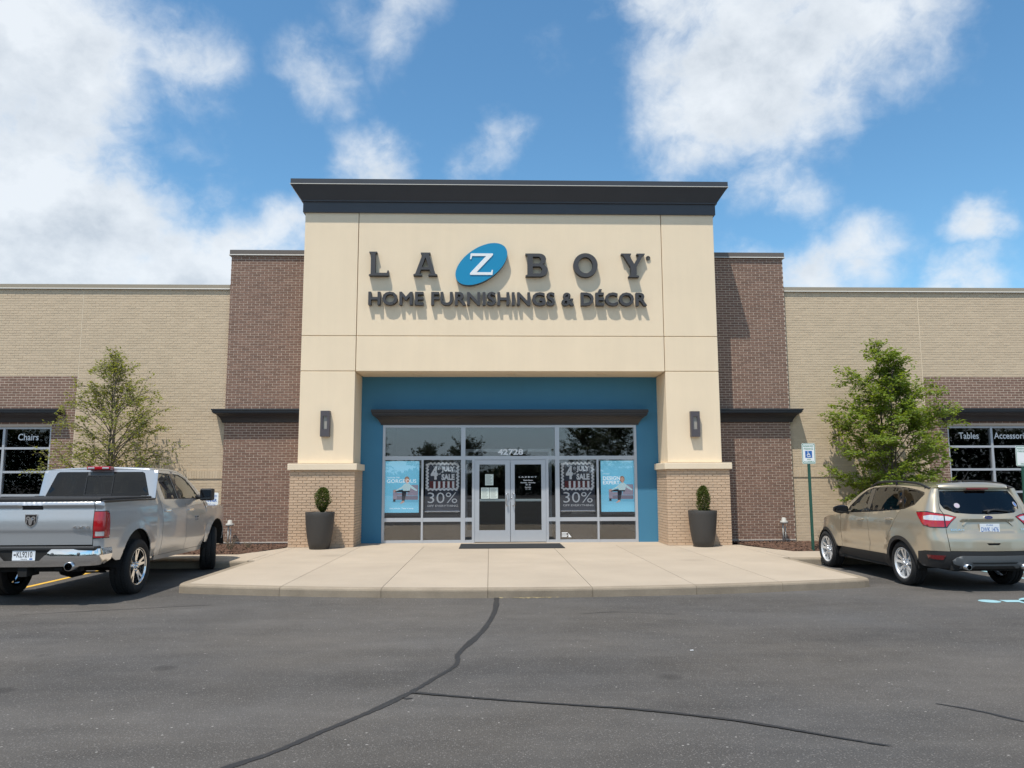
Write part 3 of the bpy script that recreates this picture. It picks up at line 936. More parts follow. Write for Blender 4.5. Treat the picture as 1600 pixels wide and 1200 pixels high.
for s in (-1, 1):
    x0, x1 = sorted((s * .006, s * .911))
    d = MB().mat('aluminium')
    y0, y1 = REC + .0, REC + .05
    st0, st1 = (.115, .125) if s < 0 else (.105, .115)   # stiles
    d.box(x0, x0 + st0, y0, y1, .15, 2.215); d.box(x1 - st1, x1, y0, y1, .15, 2.215)
    d.box(x0 + st0, x1 - st1, y0 + .004, y1 - .004, .15, .44); d.box(x0 + st0, x1 - st1, y0 + .004, y1 - .004, 2.105, 2.215)
    door = d.build('glass_door', store)
    MB().mat('door_glass').box(x0 + st0, x1 - st1, y0 + .022, y0 + .028, .44, 2.105).build('pane', door)
    MB().mat('aluminium').box(x0 + st0, x1 - st1, y0 + .030, y0 + .055, 1.175, 1.225).build('push_bar', door)
    hx = s * .065
    MB().mat('steel').tube([(hx, y0 + .01, 1.36), (hx, y0 - .05, 1.36), (hx + s * .04, y0 - .065, 1.345), (hx + s * .045, y0 - .065, 1.32), (hx + s * .045, y0 - .065, 1.10), (hx + s * .04, y0 - .065, 1.075), (hx, y0 - .05, 1.06), (hx, y0 + .01, 1.06)], .014, 8).build('handle', door)
    if s > 0:
        MB().mat('steel').lathe([(.0, -.012), (.02, -.012), (.02, 0)], (.03, y0, 1.25), 12, 'y').build('lock', door)
        t_ = MB().mat('white_sheet')
        f_ = facade_fn(y0 + .019)
        text(t_, 'L A Z B O Y', .22, .68, 1.765, 1.80, f_, bold=.02)
        for i, (ln, hw) in enumerate((('Store Hours', .12), ('Monday - Saturday', .19), ('10 - 8', .06), ('Sunday', .08), ('11 - 6', .06))):
            z = (1.70, 1.635, 1.585, 1.52, 1.475)[i]
            text(t_, ln, .455 - hw, .455 + hw, z - .017, z + .017, f_, bold=.03)
        t_.build('opening_hours', door)
    else:
        for q, (px, pz, w_, h_) in enumerate(((-.54, 1.715, .105, .14), (-.645, 1.375, .105, .14), (-.425, 1.375, .105, .14))):
            nt = MB().mat('paper').box(px - w_, px + w_, y0 + .029, y0 + .031, pz - h_, pz + h_)
            nt = MB().mat('paper').box(px - w_, px + w_, y0 + .016, y0 + .0185, pz - h_, pz + h_)
            nt.mat('ink')
            for k in range(9):
                zz = pz + h_ - .03 - k * .027
                nt.box(px - w_ * .8, px + w_ * (.3 + .5 * ((k * 37 % 10) / 10)), y0 + .0152, y0 + .0158, zz - .003, zz + .003)
            o = nt.build('paper_notice')
            setp(o, ('single paper notice taped above two others on the left door', 'paper notice low on left door, nearer the outer stile', 'paper notice low on left door, nearer the handle')[q], 'notice', 'paper notices on the glass door')
# decal low on the window right of the doors
t_ = MB().mat('white_sheet')
for k in range(4):
    t_.box(1.31, 1.31 + (.13, .15, .12, .15)[k], REC + .034, REC + .0345, .262 + k * .032, .282 + k * .032)
plate(t_, [[(1.48, .255), (1.56, .255), (1.50, .33), (1.48, .36)]], [], facade_fn(REC + .034), .001)
t_.build('window_decal', sfo)

# the room behind the glass
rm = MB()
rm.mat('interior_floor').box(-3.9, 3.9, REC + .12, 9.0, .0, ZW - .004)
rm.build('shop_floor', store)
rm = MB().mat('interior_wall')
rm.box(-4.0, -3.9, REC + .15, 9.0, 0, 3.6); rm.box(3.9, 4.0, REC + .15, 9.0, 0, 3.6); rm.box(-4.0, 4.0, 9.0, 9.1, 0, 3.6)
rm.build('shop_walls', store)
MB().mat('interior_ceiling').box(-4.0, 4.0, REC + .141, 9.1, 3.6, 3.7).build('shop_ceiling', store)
for x, y in ((-2.2, 2.3), (-1.6, 3.1), (1.9, 3.4), (2.7, 2.2), (-2.8, 5.5), (.4, 6), (2.4, 6.6)):
    b = MB().mat('interior_dark').lathe([(.05, 3.6), (.05, 3.48), (.04, 3.48)], (x, y, 0), 12)
    b.mat('spot_lamp').lathe([(.0, 3.485), (.04, 3.485)], (x, y, 0), 12)
    b.build('ceiling_spot', store)
vb = MB().mat('aluminium')          # inner vestibule doors
for x0, x1 in ((-1.25, -1.17), (-.05, .05), (1.17, 1.25)):
    vb.box(x0, x1, 3.4, 3.48, ZW, 2.6)
for x0, x1 in ((-1.17, -.05), (.05, 1.17)):
    for z0, z1 in ((ZW, .3), (1.1, 1.16), (2.2, 2.3), (2.52, 2.6)):
        vb.box(x0, x1, 3.404, 3.476, z0, z1)
vb.build('vestibule_frame', store)

# ------------------------------------------------------------------ signs on the portal
def letter_obj(name, polys, holes, x0, x1, z0, z1, parent, depth, yf, face='letter_face', side='letter_return'):
    f_ = lambda u, v, d: (x0 + u * (x1 - x0), yf + d, z0 + v * (z1 - z0))
    mb = MB().mat(face)
    pts, fs = tri2d(polys, holes)
    mb.add([f_(u, v, 0) for u, v in pts], fs, False)
    mb.mat(side)
    bd = border(fs); k = len(pts)
    mb.add([f_(u, v, 0) for u, v in pts] + [f_(u, v, depth) for u, v in pts], [(b, a, a + k, b + k) for a, b in bd], False)
    return mb.build(name, parent)

def arc(cx, cy, rx, ry, a0, a1, n=14):
    return [(cx + rx * math.cos(R(a0 + (a1 - a0) * i / n)), cy + ry * math.sin(R(a0 + (a1 - a0) * i / n))) for i in range(n + 1)]
LET = {
 'L': ([[(0, 1), (0, .955), (.09, .93), (.09, .07), (0, .045), (0, 0), (1, 0), (1, .22), (.95, .22), (.91, .115), (.32, .115), (.32, .93), (.40, .955), (.40, 1)]], []),
 'A': ([[(0, 0), (.36, 0), (.36, .05), (.25, .085), (.315, .26), (.665, .26), (.745, .085), (.64, .05), (.62, 0), (1, 0), (1, .05), (.92, .085), (.64, .92), (.70, .955), (.70, 1), (.30, 1), (.30, .955), (.37, .92), (.08, .085), (0, .05)]],
       [[(.345, .36), (.64, .36), (.495, .80)]]),
 'B': ([[(0, 0), (.62, 0)] + arc(.66, .275, .34, .275, -80, 75, 10) + arc(.62, .755, .31, .245, -75, 90, 10) + [(0, 1), (0, .955), (.09, .92), (.09, .08), (0, .045)]],
       [[(.33, .13), (.60, .13)] + arc(.60, .285, .15, .155, -80, 80, 8) + [(.33, .44)], [(.33, .565), (.56, .565)] + arc(.57, .715, .13, .15, -80, 80, 8) + [(.33, .865)]]),
 'O': ([circ(.5, .5, .5, .5, 44)], [circ(.5, .5, .295, .335, 40)]),
 'Y': ([[(0, 1), (0, .955), (.08, .93), (.39, .42), (.39, .085), (.29, .05), (.29, 0), (.74, 0), (.74, .05), (.64, .085), (.64, .42), (.93, .93), (1, .955), (1, 1), (.66, 1), (.66, .955), (.75, .92), (.545, .56), (.34, .92), (.42, .955), (.42, 1)]], []),
 'Z': ([[(.02, .97), (0, .72), (.05, .72), (.09, .87), (.70, .87), (0, .08), (0, 0), (.98, 0), (1, .23), (.95, .23), (.91, .12), (.28, .12), (1, .92), (1, .99), (.05, .99)]], []),
}
sign = empty('logo_sign', (0, 0, 7.05))
setp(sign, 'dark raised serif letters with tilted blue oval logo above the entrance', 'sign')
def in_parent(o, par):
    o.parent = par
    o.matrix_parent_inverse = Matrix.Translation(par.location).inverted()
    return o
for ch, x0, x1, z0, z1 in (('L', -3.531, -3.044, 6.75, 7.362), ('A', -2.43, -1.835, 6.755, 7.345), ('B', .363, .92, 6.745, 7.335), ('O', 1.565, 2.175, 6.735, 7.350), ('Y', 2.775, 3.367, 6.74, 7.348)):
    in_parent(letter_obj('letter', LET[ch][0], LET[ch][1], x0, x1, z0, z1, None, .131, -.13), sign)
ov = letter_obj('oval', [circ(-.738, 7.053, .735, .412, 56, R(35.2))], [], 0, 1, 0, 1, None, .151, -.15, 'logo_blue', 'logo_edge')
in_parent(ov, sign)
zl = letter_obj('logo_letter', LET['Z'][0], LET['Z'][1], -1.02, -.45, 6.77, 7.325, None, .014, -.1645, 'white_sheet', 'white_sheet')
zl.parent = ov
rg = MB().mat('letter_face'); plate(rg, [circ(3.472, 7.262, .055, .055, 20)], [circ(3.472, 7.262, .043, .043, 20)], facade_fn(-.03), .03)
rg.mat('letter_face'); text(rg, 'R', 3.452, 3.494, 7.235, 7.29, facade_fn(-.03), bold=.01, depth=.02)
in_parent(rg.build('registered_mark'), sign)
tag_ = empty('tagline_sign', (0, 0, 6.18))
setp(tag_, 'dark raised capital letters spelling the shop trade under the logo', 'sign')
v, f = text_geo('HOME FURNISHINGS & DÉCOR', .0, 1.06)
ax, bx_ = min(p[0] for p in v), max(p[0] for p in v)
hcap = max(p[1] for p in text_geo('H', .0, 1.0)[0]); hb_ = min(p[1] for p in text_geo('H', .0, 1.0)[0])
X0, X1, Z0, Z1 = -3.522, 3.382, 6.022, 6.330
# split the line into its letters
par = list(range(len(v)))
def find(i):
    while par[i] != i:
        par[i] = par[par[i]]; i = par[i]
    return i
for q in f:
    for k in q[1:]:
        par[find(k)] = find(q[0])
isl = {}
for q in f:
    isl.setdefault(find(q[0]), []).append(q)
items = []
for fs in isl.values():
    xs = [v[i][0] for q in fs for i in q]
    items.append([min(xs), max(xs), fs])
items.sort(key=lambda t: t[0])
mer = []
for it in items:
    if mer and it[0] < mer[-1][1] - .01:
        mer[-1][1] = max(mer[-1][1], it[1]); mer[-1][2] += it[2]
    else:
        mer.append(it)
for _, _, fs in mer:
    ids = sorted({i for q in fs for i in q}); mp = {o: n for n, o in enumerate(ids)}
    P = [(X0 + (v[i][0] - ax) / (bx_ - ax) * (X1 - X0), Z0 + (v[i][1] - hb_) / (hcap - hb_) * (Z1 - Z0)) for i in ids]
    F = [tuple(mp[i] for i in q) for q in fs]
    mb = MB().mat('letter_face').add([(x, -.125, z) for x, z in P], F, False)
    mb.mat('letter_return')
    k = len(P)
    mb.add([(x, -.125, z) for x, z in P] + [(x, .001, z) for x, z in P], [(b, a, a + k, b + k) for a, b in border(F)], False)
    mb.mat('letter_face')                    # thicken the strokes evenly
    for q_, (a, b) in enumerate(border(F)):
        p0, p1 = Vector(P[a]), Vector(P[b]); d_ = p1 - p0
        if d_.length < 1e-5: continue
        d_.normalize(); n_ = Vector((-d_.y, d_.x)) * .012; e_ = d_ * .009
        y_ = -.1254 - .0004 * (q_ % 5)
        c4 = [p0 - e_ - n_, p1 + e_ - n_, p1 + e_ + n_, p0 - e_ + n_]
        mb.add([(c.x, y_, c.y) for c in c4] + [(c.x, -.001, c.y) for c in c4], [(0, 1, 2, 3), (0, 4, 5, 1), (1, 5, 6, 2), (2, 6, 7, 3), (3, 7, 4, 0)], False)
    in_parent(mb.build('letter'), tag_)

# wall sconces
for s, xc, zc in ((-1, -4.515, 3.072), (1, 4.515, 3.055)):
    w = empty('wall_sconce', (xc, 0, zc))
    setp(w, 'rectangular dark wall sconce on the stucco pier beside the ' + ('silver pickup' if s < 0 else 'accessible parking sign'), 'wall lamp', 'wall sconces on the portal')
    m = MB().mat('sconce_metal'); plate(m, [rect(-.112, -.312, .112, .312)], [rect(-.05, -.13, .05, .185)], facade_fn(-.12), .119)
    m.build('housing', w)
    MB().mat('sconce_lens').box(-.05, .05, -.075, -.07, -.13, .185).build('lens', w)
# ------------------------------------------------------------------ ground
def node_asphalt():
    m = bpy.data.materials.new('asphalt'); m.use_nodes = True
    t = m.node_tree; b = t.nodes['Principled BSDF']
    b.inputs['Roughness'].default_value = .88; b.inputs['Specular IOR Level'].default_value = .3
    g = t.nodes.new('ShaderNodeNewGeometry')
    def noise(sc, det, ro=.6, st=None):
        n = t.nodes.new('ShaderNodeTexNoise'); n.inputs['Scale'].default_value = sc; n.inputs['Detail'].default_value = det; n.inputs['Roughness'].default_value = ro
        if st:
            mp = t.nodes.new('ShaderNodeMapping'); mp.inputs['Scale'].default_value = st; t.links.new(g.outputs['Position'], mp.inputs[0]); t.links.new(mp.outputs[0], n.inputs['Vector'])
        else:
            t.links.new(g.outputs['Position'], n.inputs['Vector'])
        return n.outputs['Fac']
    def math_(op, a, bb, c=None, clamp=False):
        n = t.nodes.new('ShaderNodeMath'); n.operation = op; n.use_clamp = clamp
        for i, x in enumerate((a, bb, c)):
            if x is None: continue
            if isinstance(x, (int, float)): n.inputs[i].default_value = x
            else: t.links.new(x, n.inputs[i])
        return n.outputs[0]
    big = math_('ADD', math_('MULTIPLY_ADD', noise(.42, 5, .62, (.5, 1.5, 1)), 1.3, -.65), math_('MULTIPLY_ADD', noise(1.1, 6, .65, (.25, 2.2, 1)), .45, -.225))      # worn and patched areas
    mid = math_('MULTIPLY_ADD', noise(2.2, 5), .5, -.25)
    grit = math_('MULTIPLY_ADD', noise(95, 3, .75), 2.3, -1.15)
    vo = t.nodes.new('ShaderNodeTexVoronoi'); vo.inputs['Scale'].default_value = 75; t.links.new(g.outputs['Position'], vo.inputs['Vector'])
    sep = t.nodes.new('ShaderNodeSeparateColor'); t.links.new(vo.outputs['Color'], sep.inputs[0])
    stone = math_('MULTIPLY', math_('GREATER_THAN', sep.outputs[0], .80), math_('LESS_THAN', vo.outputs['Distance'], .42))
    vo2 = t.nodes.new('ShaderNodeTexVoronoi'); vo2.inputs['Scale'].default_value = 26; t.links.new(g.outputs['Position'], vo2.inputs['Vector'])
    sep2 = t.nodes.new('ShaderNodeSeparateColor'); t.links.new(vo2.outputs['Color'], sep2.inputs[0])
    chip = math_('MULTIPLY', math_('GREATER_THAN', sep2.outputs[0], .975), math_('LESS_THAN', vo2.outputs['Distance'], .22))
    lum = math_('ADD', math_('ADD', math_('ADD', big, mid), grit), 1.0)
    lum = math_('MAXIMUM', lum, .25)
    sc = t.nodes.new('ShaderNodeVectorMath'); sc.operation = 'SCALE'; sc.inputs[0].default_value = (.088, .079, .075)
    tone = t.nodes.new('ShaderNodeMix'); tone.data_type = 'RGBA'; tone.inputs['A'].default_value = (.108, .096, .083, 1); tone.inputs['B'].default_value = (.090, .086, .083, 1)
    t.links.new(math_('MULTIPLY_ADD', noise(.28, 5, .6), 2.4, -.7, True), tone.inputs['Factor']); t.links.new(tone.outputs['Result'], sc.inputs[0])
    t.links.new(lum, sc.inputs['Scale'])
    mx = t.nodes.new('ShaderNodeMix'); mx.data_type = 'RGBA'; mx.inputs['B'].default_value = (.22, .205, .19, 1)
    t.links.new(math_('MULTIPLY', stone, .6), mx.inputs['Factor']); t.links.new(sc.outputs[0], mx.inputs['A'])
    mx2 = t.nodes.new('ShaderNodeMix'); mx2.data_type = 'RGBA'; mx2.inputs['B'].default_value = (.38, .36, .33, 1)
    t.links.new(math_('MULTIPLY', chip, .8), mx2.inputs['Factor']); t.links.new(mx.outputs['Result'], mx2.inputs['A'])
    t.links.new(mx2.outputs['Result'], b.inputs['Base Color'])
    bp = t.nodes.new('ShaderNodeBump'); bp.inputs['Strength'].default_value = .7; bp.inputs['Distance'].default_value = .006
    t.links.new(grit, bp.inputs['Height']); t.links.new(bp.outputs[0], b.inputs['Normal'])
    MATS['asphalt'] = m
node_asphalt()
spots('asphalt', .9, .62, .12, .30)
spots('asphalt', .35, .6, .30, .16)
gr = MB().mat('asphalt').add([(-900, -900, 0), (900, -900, 0), (900, 900, 0), (-900, 900, 0)], [(0, 1, 2, 3)]).build('asphalt_lot')
setp(gr, kind='structure')

def ribbon(pts, widths, z, name, mat, jag=.012, seed=1, parent=gr):
    rg = random.Random(seed)
    P = []
    for i in range(len(pts) - 1):           # smooth with a spline, wobble the edges
        p0 = Vector(pts[max(i - 1, 0)]); p1 = Vector(pts[i]); p2 = Vector(pts[i + 1]); p3 = Vector(pts[min(i + 2, len(pts) - 1)])
        n = max(3, int((p2 - p1).length / .028))
        for k in range(n):
            t = k / n
            P.append((((p1 * 2) + (p2 - p0) * t + (p0 * 2 - p1 * 5 + p2 * 4 - p3) * t * t + (p1 * 3 - p0 - p2 * 3 + p3) * t ** 3) / 2, widths[i] + (widths[i + 1] - widths[i]) * t))
    P.append((Vector(pts[-1]), widths[-1]))
    L, Rr = [], []
    for i, (p, w) in enumerate(P):
        d = (P[min(i + 1, len(P) - 1)][0] - P[max(i - 1, 0)][0]).normalized()
        nrm = Vector((-d.y, d.x))
        lo = .5 + .5 * math.sin(i * .07 + seed); wv = .78 + .5 * (.5 + .5 * math.sin(i * .19 + seed * 3) * math.sin(i * .043)) * lo + .22 * math.sin(i * .031)
        a = p + nrm * (w / 2 * wv + rg.uniform(-jag, jag)); b = p - nrm * (w / 2 * wv + rg.uniform(-jag, jag))
        L.append((a.x, a.y, z)); Rr.append((b.x, b.y, z))
    n = len(L)
    return MB().mat(mat).add(L + Rr, [(i, n + i, n + i + 1, i + 1) for i in range(n - 1)]).build(name, parent)
ribbon([(-.43, -7.45), (-.435, -7.9), (-.472, -8.75), (-.60, -9.9), (-.822, -11.03), (-.825, -11.35), (-.85, -11.62), (-.96, -11.93), (-1.16, -12.47), (-1.388, -12.96), (-1.657, -13.43), (-1.854, -13.79), (-2.06, -14.05), (-2.4, -14.5), (-3.0, -15.2)],
       [.07, .065, .06, .06, .08, .075, .075, .065, .07, .055, .055, .05, .06, .06, .06], .004, 'crack_seal', 'seal', .006, 1)
ribbon([(-1.14, -12.47), (-.852, -12.577), (-.358, -12.738), (.105, -12.87), (.567, -13.007), (1.182, -13.288), (1.697, -13.647), (1.93, -13.81), (2.0, -13.83)],
       [.05, .035, .03, .03, .035, .035, .035, .03, .006], .008, 'crack_seal', 'seal', .004, 2)
ribbon([(2.80, -12.93), (3.0, -13.125), (3.157, -13.38), (3.5, -13.9)], [.015, .035, .035, .035], .004, 'crack_seal', 'seal', .004, 3)
ribbon([(-1.20, -12.62), (-1.16, -12.64), (-1.12, -12.63)], [.03, .045, .02], .004, 'crack_seal', 'seal', .006, 4)
ribbon([(-6.5, -8.6), (-4.6, -8.0), (-4.3, -7.9)], [.012, .014, .004], .004, 'hairline_crack', 'seal', .003, 5)
ribbon([(.6, -8.9), (1.1, -8.75), (1.9, -9.0)], [.006, .012, .004], .004, 'hairline_crack', 'seal', .003, 6)
# parking paint
MB().mat('paint_yellow').add([(-8.02, -8.4, .004), (-7.92, -8.4, .004), (-7.92, -3.5, .004), (-8.02, -3.5, .004)], [(0, 1, 2, 3)]).build('painted_line', gr)
for x in (8.55, 10.1):
    MB().mat('paint_blue').add([(x - .05, -8.6, .004), (x + .05, -8.6, .004), (x + .05, -3.5, .004), (x - .05, -3.5, .004)], [(0, 1, 2, 3)]).build('painted_line', gr)
for k in range(5):
    y = -8.0 + k * .95
    MB().mat('paint_blue').add([(8.6, y, .004), (8.6, y + .12, .004), (10.05, y + .82, .004), (10.05, y + .70, .004)], [(0, 1, 2, 3)]).build('painted_line', gr)

def isa(cx, cy, s):
    """wheelchair figure, unit box s"""
    q = lambda P: [(cx + x * s, cy + y * s) for x, y in P]
    solid = [q(circ(-.10, .40, .09, n=14)), q(stroke([(-.10, .28), (-.08, -.05), (.16, -.05), (.26, -.33), (.36, -.29)], .12)), q(stroke([(-.09, .13), (.14, .13)], .10))]
    wheel = q(circ(-.02, -.16, .29, n=22)); whole = q(circ(-.02, -.16, .185, n=22))
    cut = q([(-.02, -.16), (-.05, .2), (.5, .3), (.5, -.10), (.12, -.12)])
    return solid, wheel, whole, cut
def isa_mesh(mb, cx, cy, s, fn):
    solid, wheel, whole, cut = isa(cx, cy, s)
    surf(mb, solid, [], fn, smooth=False)
    surf(mb, [wheel], [whole, cut], fn, smooth=False)
mb = MB().mat('paint_blue')
isa_mesh(mb, 0, 0, 1.35, lambda u, v, d: (6.98 - v * 1.15, -8.28 - u * 1.15, .0045))
mb.build('painted_wheelchair_symbol', gr)

# entrance walk: slabs with joints, bowed kerb
walk = MB().mat('joint_dirt')
WX0, WX1 = -5.30, 5.50
def yk(x):                                  # front edge of the walk
    return -7.47 + .0275 * (x + .1) ** 2
n = 40
top = [(WX0 + .12 + (WX1 - WX0 - .24) * i / n) for i in range(n + 1)]
poly = [(x, yk(x) + .10) for x in top] + [(WX1 - .1, -1.2), (WX1 - .1, .4), (WX0 + .1, .4), (WX0 + .1, -1.2)]
v_, f_ = tri2d([poly])
walk.add([(x, y, ZW - .02) for x, y in v_], f_)
wo_ = walk.build('entrance_walk'); setp(wo_, kind='structure')
def slab(poly, z1=ZW, z0=-.02, mat='concrete', name='slab', parent=wo_, g=.004):
    c = Vector((sum(p[0] for p in poly) / len(poly), sum(p[1] for p in poly) / len(poly)))
    pp, ff = tri2d([poly])
    if not ff: return
    mb = MB().mat(mat)
    mb.add([(x, y, z1) for x, y in pp], ff, False)
    bd = border(ff); k = len(pp)
    mb.add([(x, y, z1) for x, y in pp] + [(x, y, z0) for x, y in pp], [(b, a, a + k, b + k) for a, b in bd], False)
    return mb.build(name, parent)
xj = [WX0 + .15, -3.62, -2.10, -.555, .965, 2.52, 3.90, WX1 - .15]
yj = [-3.75, .02]
for i in range(len(xj) - 1):
    x0, x1 = xj[i] + .004, xj[i + 1] - .004
    xs_ = [x0 + (x1 - x0) * k / 6 for k in range(7)]
    slab([(x, yk(x) + .155) for x in xs_] + [(x1, yj[0] - .003), (x0, yj[0] - .003)])
    slab([(x0, yj[0] + .003), (x1, yj[0] + .003), (x1, yj[1]), (x0, yj[1])])
    # kerb piece: rounded top edge
    pr = [(.0, -.02), (.0, ZW - .035), (.008, ZW - .014), (.024, ZW - .002), (.05, ZW + .001), (.15, ZW + .0005), (.15, -.02)]
    xs2 = [xj[i] + .003 + (xj[i + 1] - xj[i] - .006) * k / 8 for k in range(9)]
    if i == 0: xs2[0] = WX0 + .16
    if i == len(xj) - 2: xs2[-1] = WX1 - .16
    rows = []
    for x in xs2:
        d = Vector((1, 2 * .0275 * (x + .1))).normalized(); nn = Vector((-d.y, d.x))
        rows.append([(x + nn.x * a, yk(x) + nn.y * a, z) for a, z in pr])
    k = len(pr)
    kb = MB().mat('kerb').add([p for r_ in rows for p in r_], [(a * k + j, (a + 1) * k + j, (a + 1) * k + j + 1, a * k + j + 1) for a in range(8) for j in range(k - 1)] + [tuple(range(k)), tuple(8 * k + j for j in range(k))[::-1]], False)
    kb.build('kerb_piece', wo_)
MB().mat('concrete').box(-4.0, 4.0, .03, REC + .2, -.02, ZW - .001).build('slab', wo_)
# side kerbs and rounded corners, with the walks that run along the parking bays
def kerb_run(pts, name='kerb_piece', parent=wo_):
    pr = [(.0, -.02), (.0, ZW - .035), (-.008, ZW - .014), (-.024, ZW - .002), (-.05, ZW + .0012), (-.15, ZW + .0008), (-.15, -.02)]
    MB().mat('kerb').sweep(pts, pr).build(name, parent)
KY = -3.32
kerb_run([(WX0 + .02, KY + .0), (WX0, -6.45), (WX0 + .02, yk(WX0) - .0 + .12), (WX0 + .06, yk(WX0 + .06) + .03), (WX0 + .158, yk(WX0 + .158))])
kerb_run([(WX1 - .158, yk(WX1 - .158)), (WX1 - .06, yk(WX1 - .06) + .03), (WX1 - .02, yk(WX1) + .12), (WX1, -6.2), (WX1 - .02, KY)])
kerb_run([(-16, KY), (WX0 + .02, KY)]); kerb_run([(WX1 - .02, KY), (16, KY)])
for s, wx in ((-1, WX0), (1, WX1)):
    x = abs(wx) + .02
    k = 0
    while x < 16:
        x1 = x + 1.5
        a, b = sorted((s * (x + .004), s * (x1 - .004)))
        slab([(a, KY + .155), (b, KY + .155), (b, -1.82), (a, -1.82)])
        x = x1
    a, b = sorted((s * (abs(wx) - .15 + .004), s * (abs(wx) + .012)))
    slab([(a, KY + .154), (b, KY + .154), (b, -1.82), (a, -1.82)])
    # wedge of slab between walk and planting bed
    p = [(s * (abs(wx) - .146), -1.812), (s * (abs(wx) + .62), -1.812), (s * (abs(wx) + .08), -.25), (s * (abs(wx) + .05), .0), (s * (abs(wx) - .146), .0)]
    slab(p)

# planting beds
def bed_edge(y, s):
    wx = 5.30 if s < 0 else 5.50
    return wx + .05 + (.54 * (-.25 - y) / 1.56 if y < -.25 else 0)
for s in (-1, 1):
    rg = random.Random(40 + s)
    bd = MB().mat('mulch')
    x0, x1 = sorted((s * 5.35, s * 17))
    nx, ny = 90, 16
    vv = []
    for i in range(nx + 1):
        for j_ in range(ny + 1):
            y = -1.83 + 2.96 * j_ / ny; xm = bed_edge(y, s); x = s * (xm + (17 - xm) * i / nx)
            vv.append((x, y, .115 + .035 * math.sin(j_ / ny * PI) + rg.uniform(-.012, .012)))
    bd.add(vv, [(i * (ny + 1) + j_, (i + 1) * (ny + 1) + j_, (i + 1) * (ny + 1) + j_ + 1, i * (ny + 1) + j_ + 1) for i in range(nx) for j_ in range(ny)])
    o = bd.build('planting_bed'); setp(o, kind='structure')
    mc = MB().mat('mulch_chip')
    for k in range(5200):
        x = s * rg.uniform(5.45, 13.5); y = rg.uniform(-1.8, .95)
        if abs(x) < bed_edge(y, s) + .03: continue
        c = Vector((x, y, .15 + .03 * math.sin((y + 1.83) / 2.96 * PI) - .03))
        a = rg.uniform(0, PI); l, w = rg.uniform(.02, .06), rg.uniform(.006, .016)
        u = Vector((math.cos(a), math.sin(a), rg.uniform(-.5, .5))) * l; t_ = Vector((-math.sin(a), math.cos(a), rg.uniform(-.4, .4))) * w
        mc.add([c - u - t_, c + u - t_, c + u + t_, c - u + t_, c + Vector((0, 0, w))], [(0, 1, 4), (1, 2, 4), (2, 3, 4), (3, 0, 4)])
    o = mc.build('mulch', o); o['kind'] = 'stuff'
# ------------------------------------------------------------------ vehicles
def sstep(t):
    t = max(0.0, min(1.0, t))
    return t * t * (3 - 2 * t)

def lerp_tab(tab, x):
    if x <= tab[0][0]: return tab[0][1]
    for (a, b), (c, d) in zip(tab, tab[1:]):
        if x <= c:
            t = (x - a) / (c - a)
            return b + (d - b) * t
    return tab[-1][1]

def smooth_tab(tab, x):
    """piecewise curve with eased tangents"""
    if x <= tab[0][0]: return tab[0][1]
    n = len(tab)
    for i in range(n - 1):
        a, b = tab[i]; c, d = tab[i + 1]
        if x <= c:
            m0 = (d - tab[i - 1][1]) / (c - tab[i - 1][0]) if i else (d - b) / (c - a)
            m1 = (tab[i + 2][1] - b) / (tab[i + 2][0] - a) if i < n - 2 else (d - b) / (c - a)
            h = c - a; t = (x - a) / h
            return (2 * t ** 3 - 3 * t * t + 1) * b + (t ** 3 - 2 * t * t + t) * h * m0 + (-2 * t ** 3 + 3 * t * t) * d + (t ** 3 - t * t) * h * m1
    return tab[-1][1]

def fillet(pts, rad, n=7):
    """round the corners of an open polyline; rad per inner point"""
    out = [Vector(pts[0])]
    for i in range(1, len(pts) - 1):
        p = Vector(pts[i]); a = (Vector(pts[i - 1]) - p); b = (Vector(pts[i + 1]) - p)
        r_ = rad[i - 1]
        if r_ <= 0:
            out.append(p); continue
        ra = min(r_, a.length * .48); rb = min(r_, b.length * .48)
        p0 = p + a.normalized() * ra; p1 = p + b.normalized() * rb
        for k in range(n + 1):
            t = k / n
            out.append(p0 * (1 - t) ** 2 + p * 2 * t * (1 - t) + p1 * t * t)
    out.append(Vector(pts[-1]))
    return out

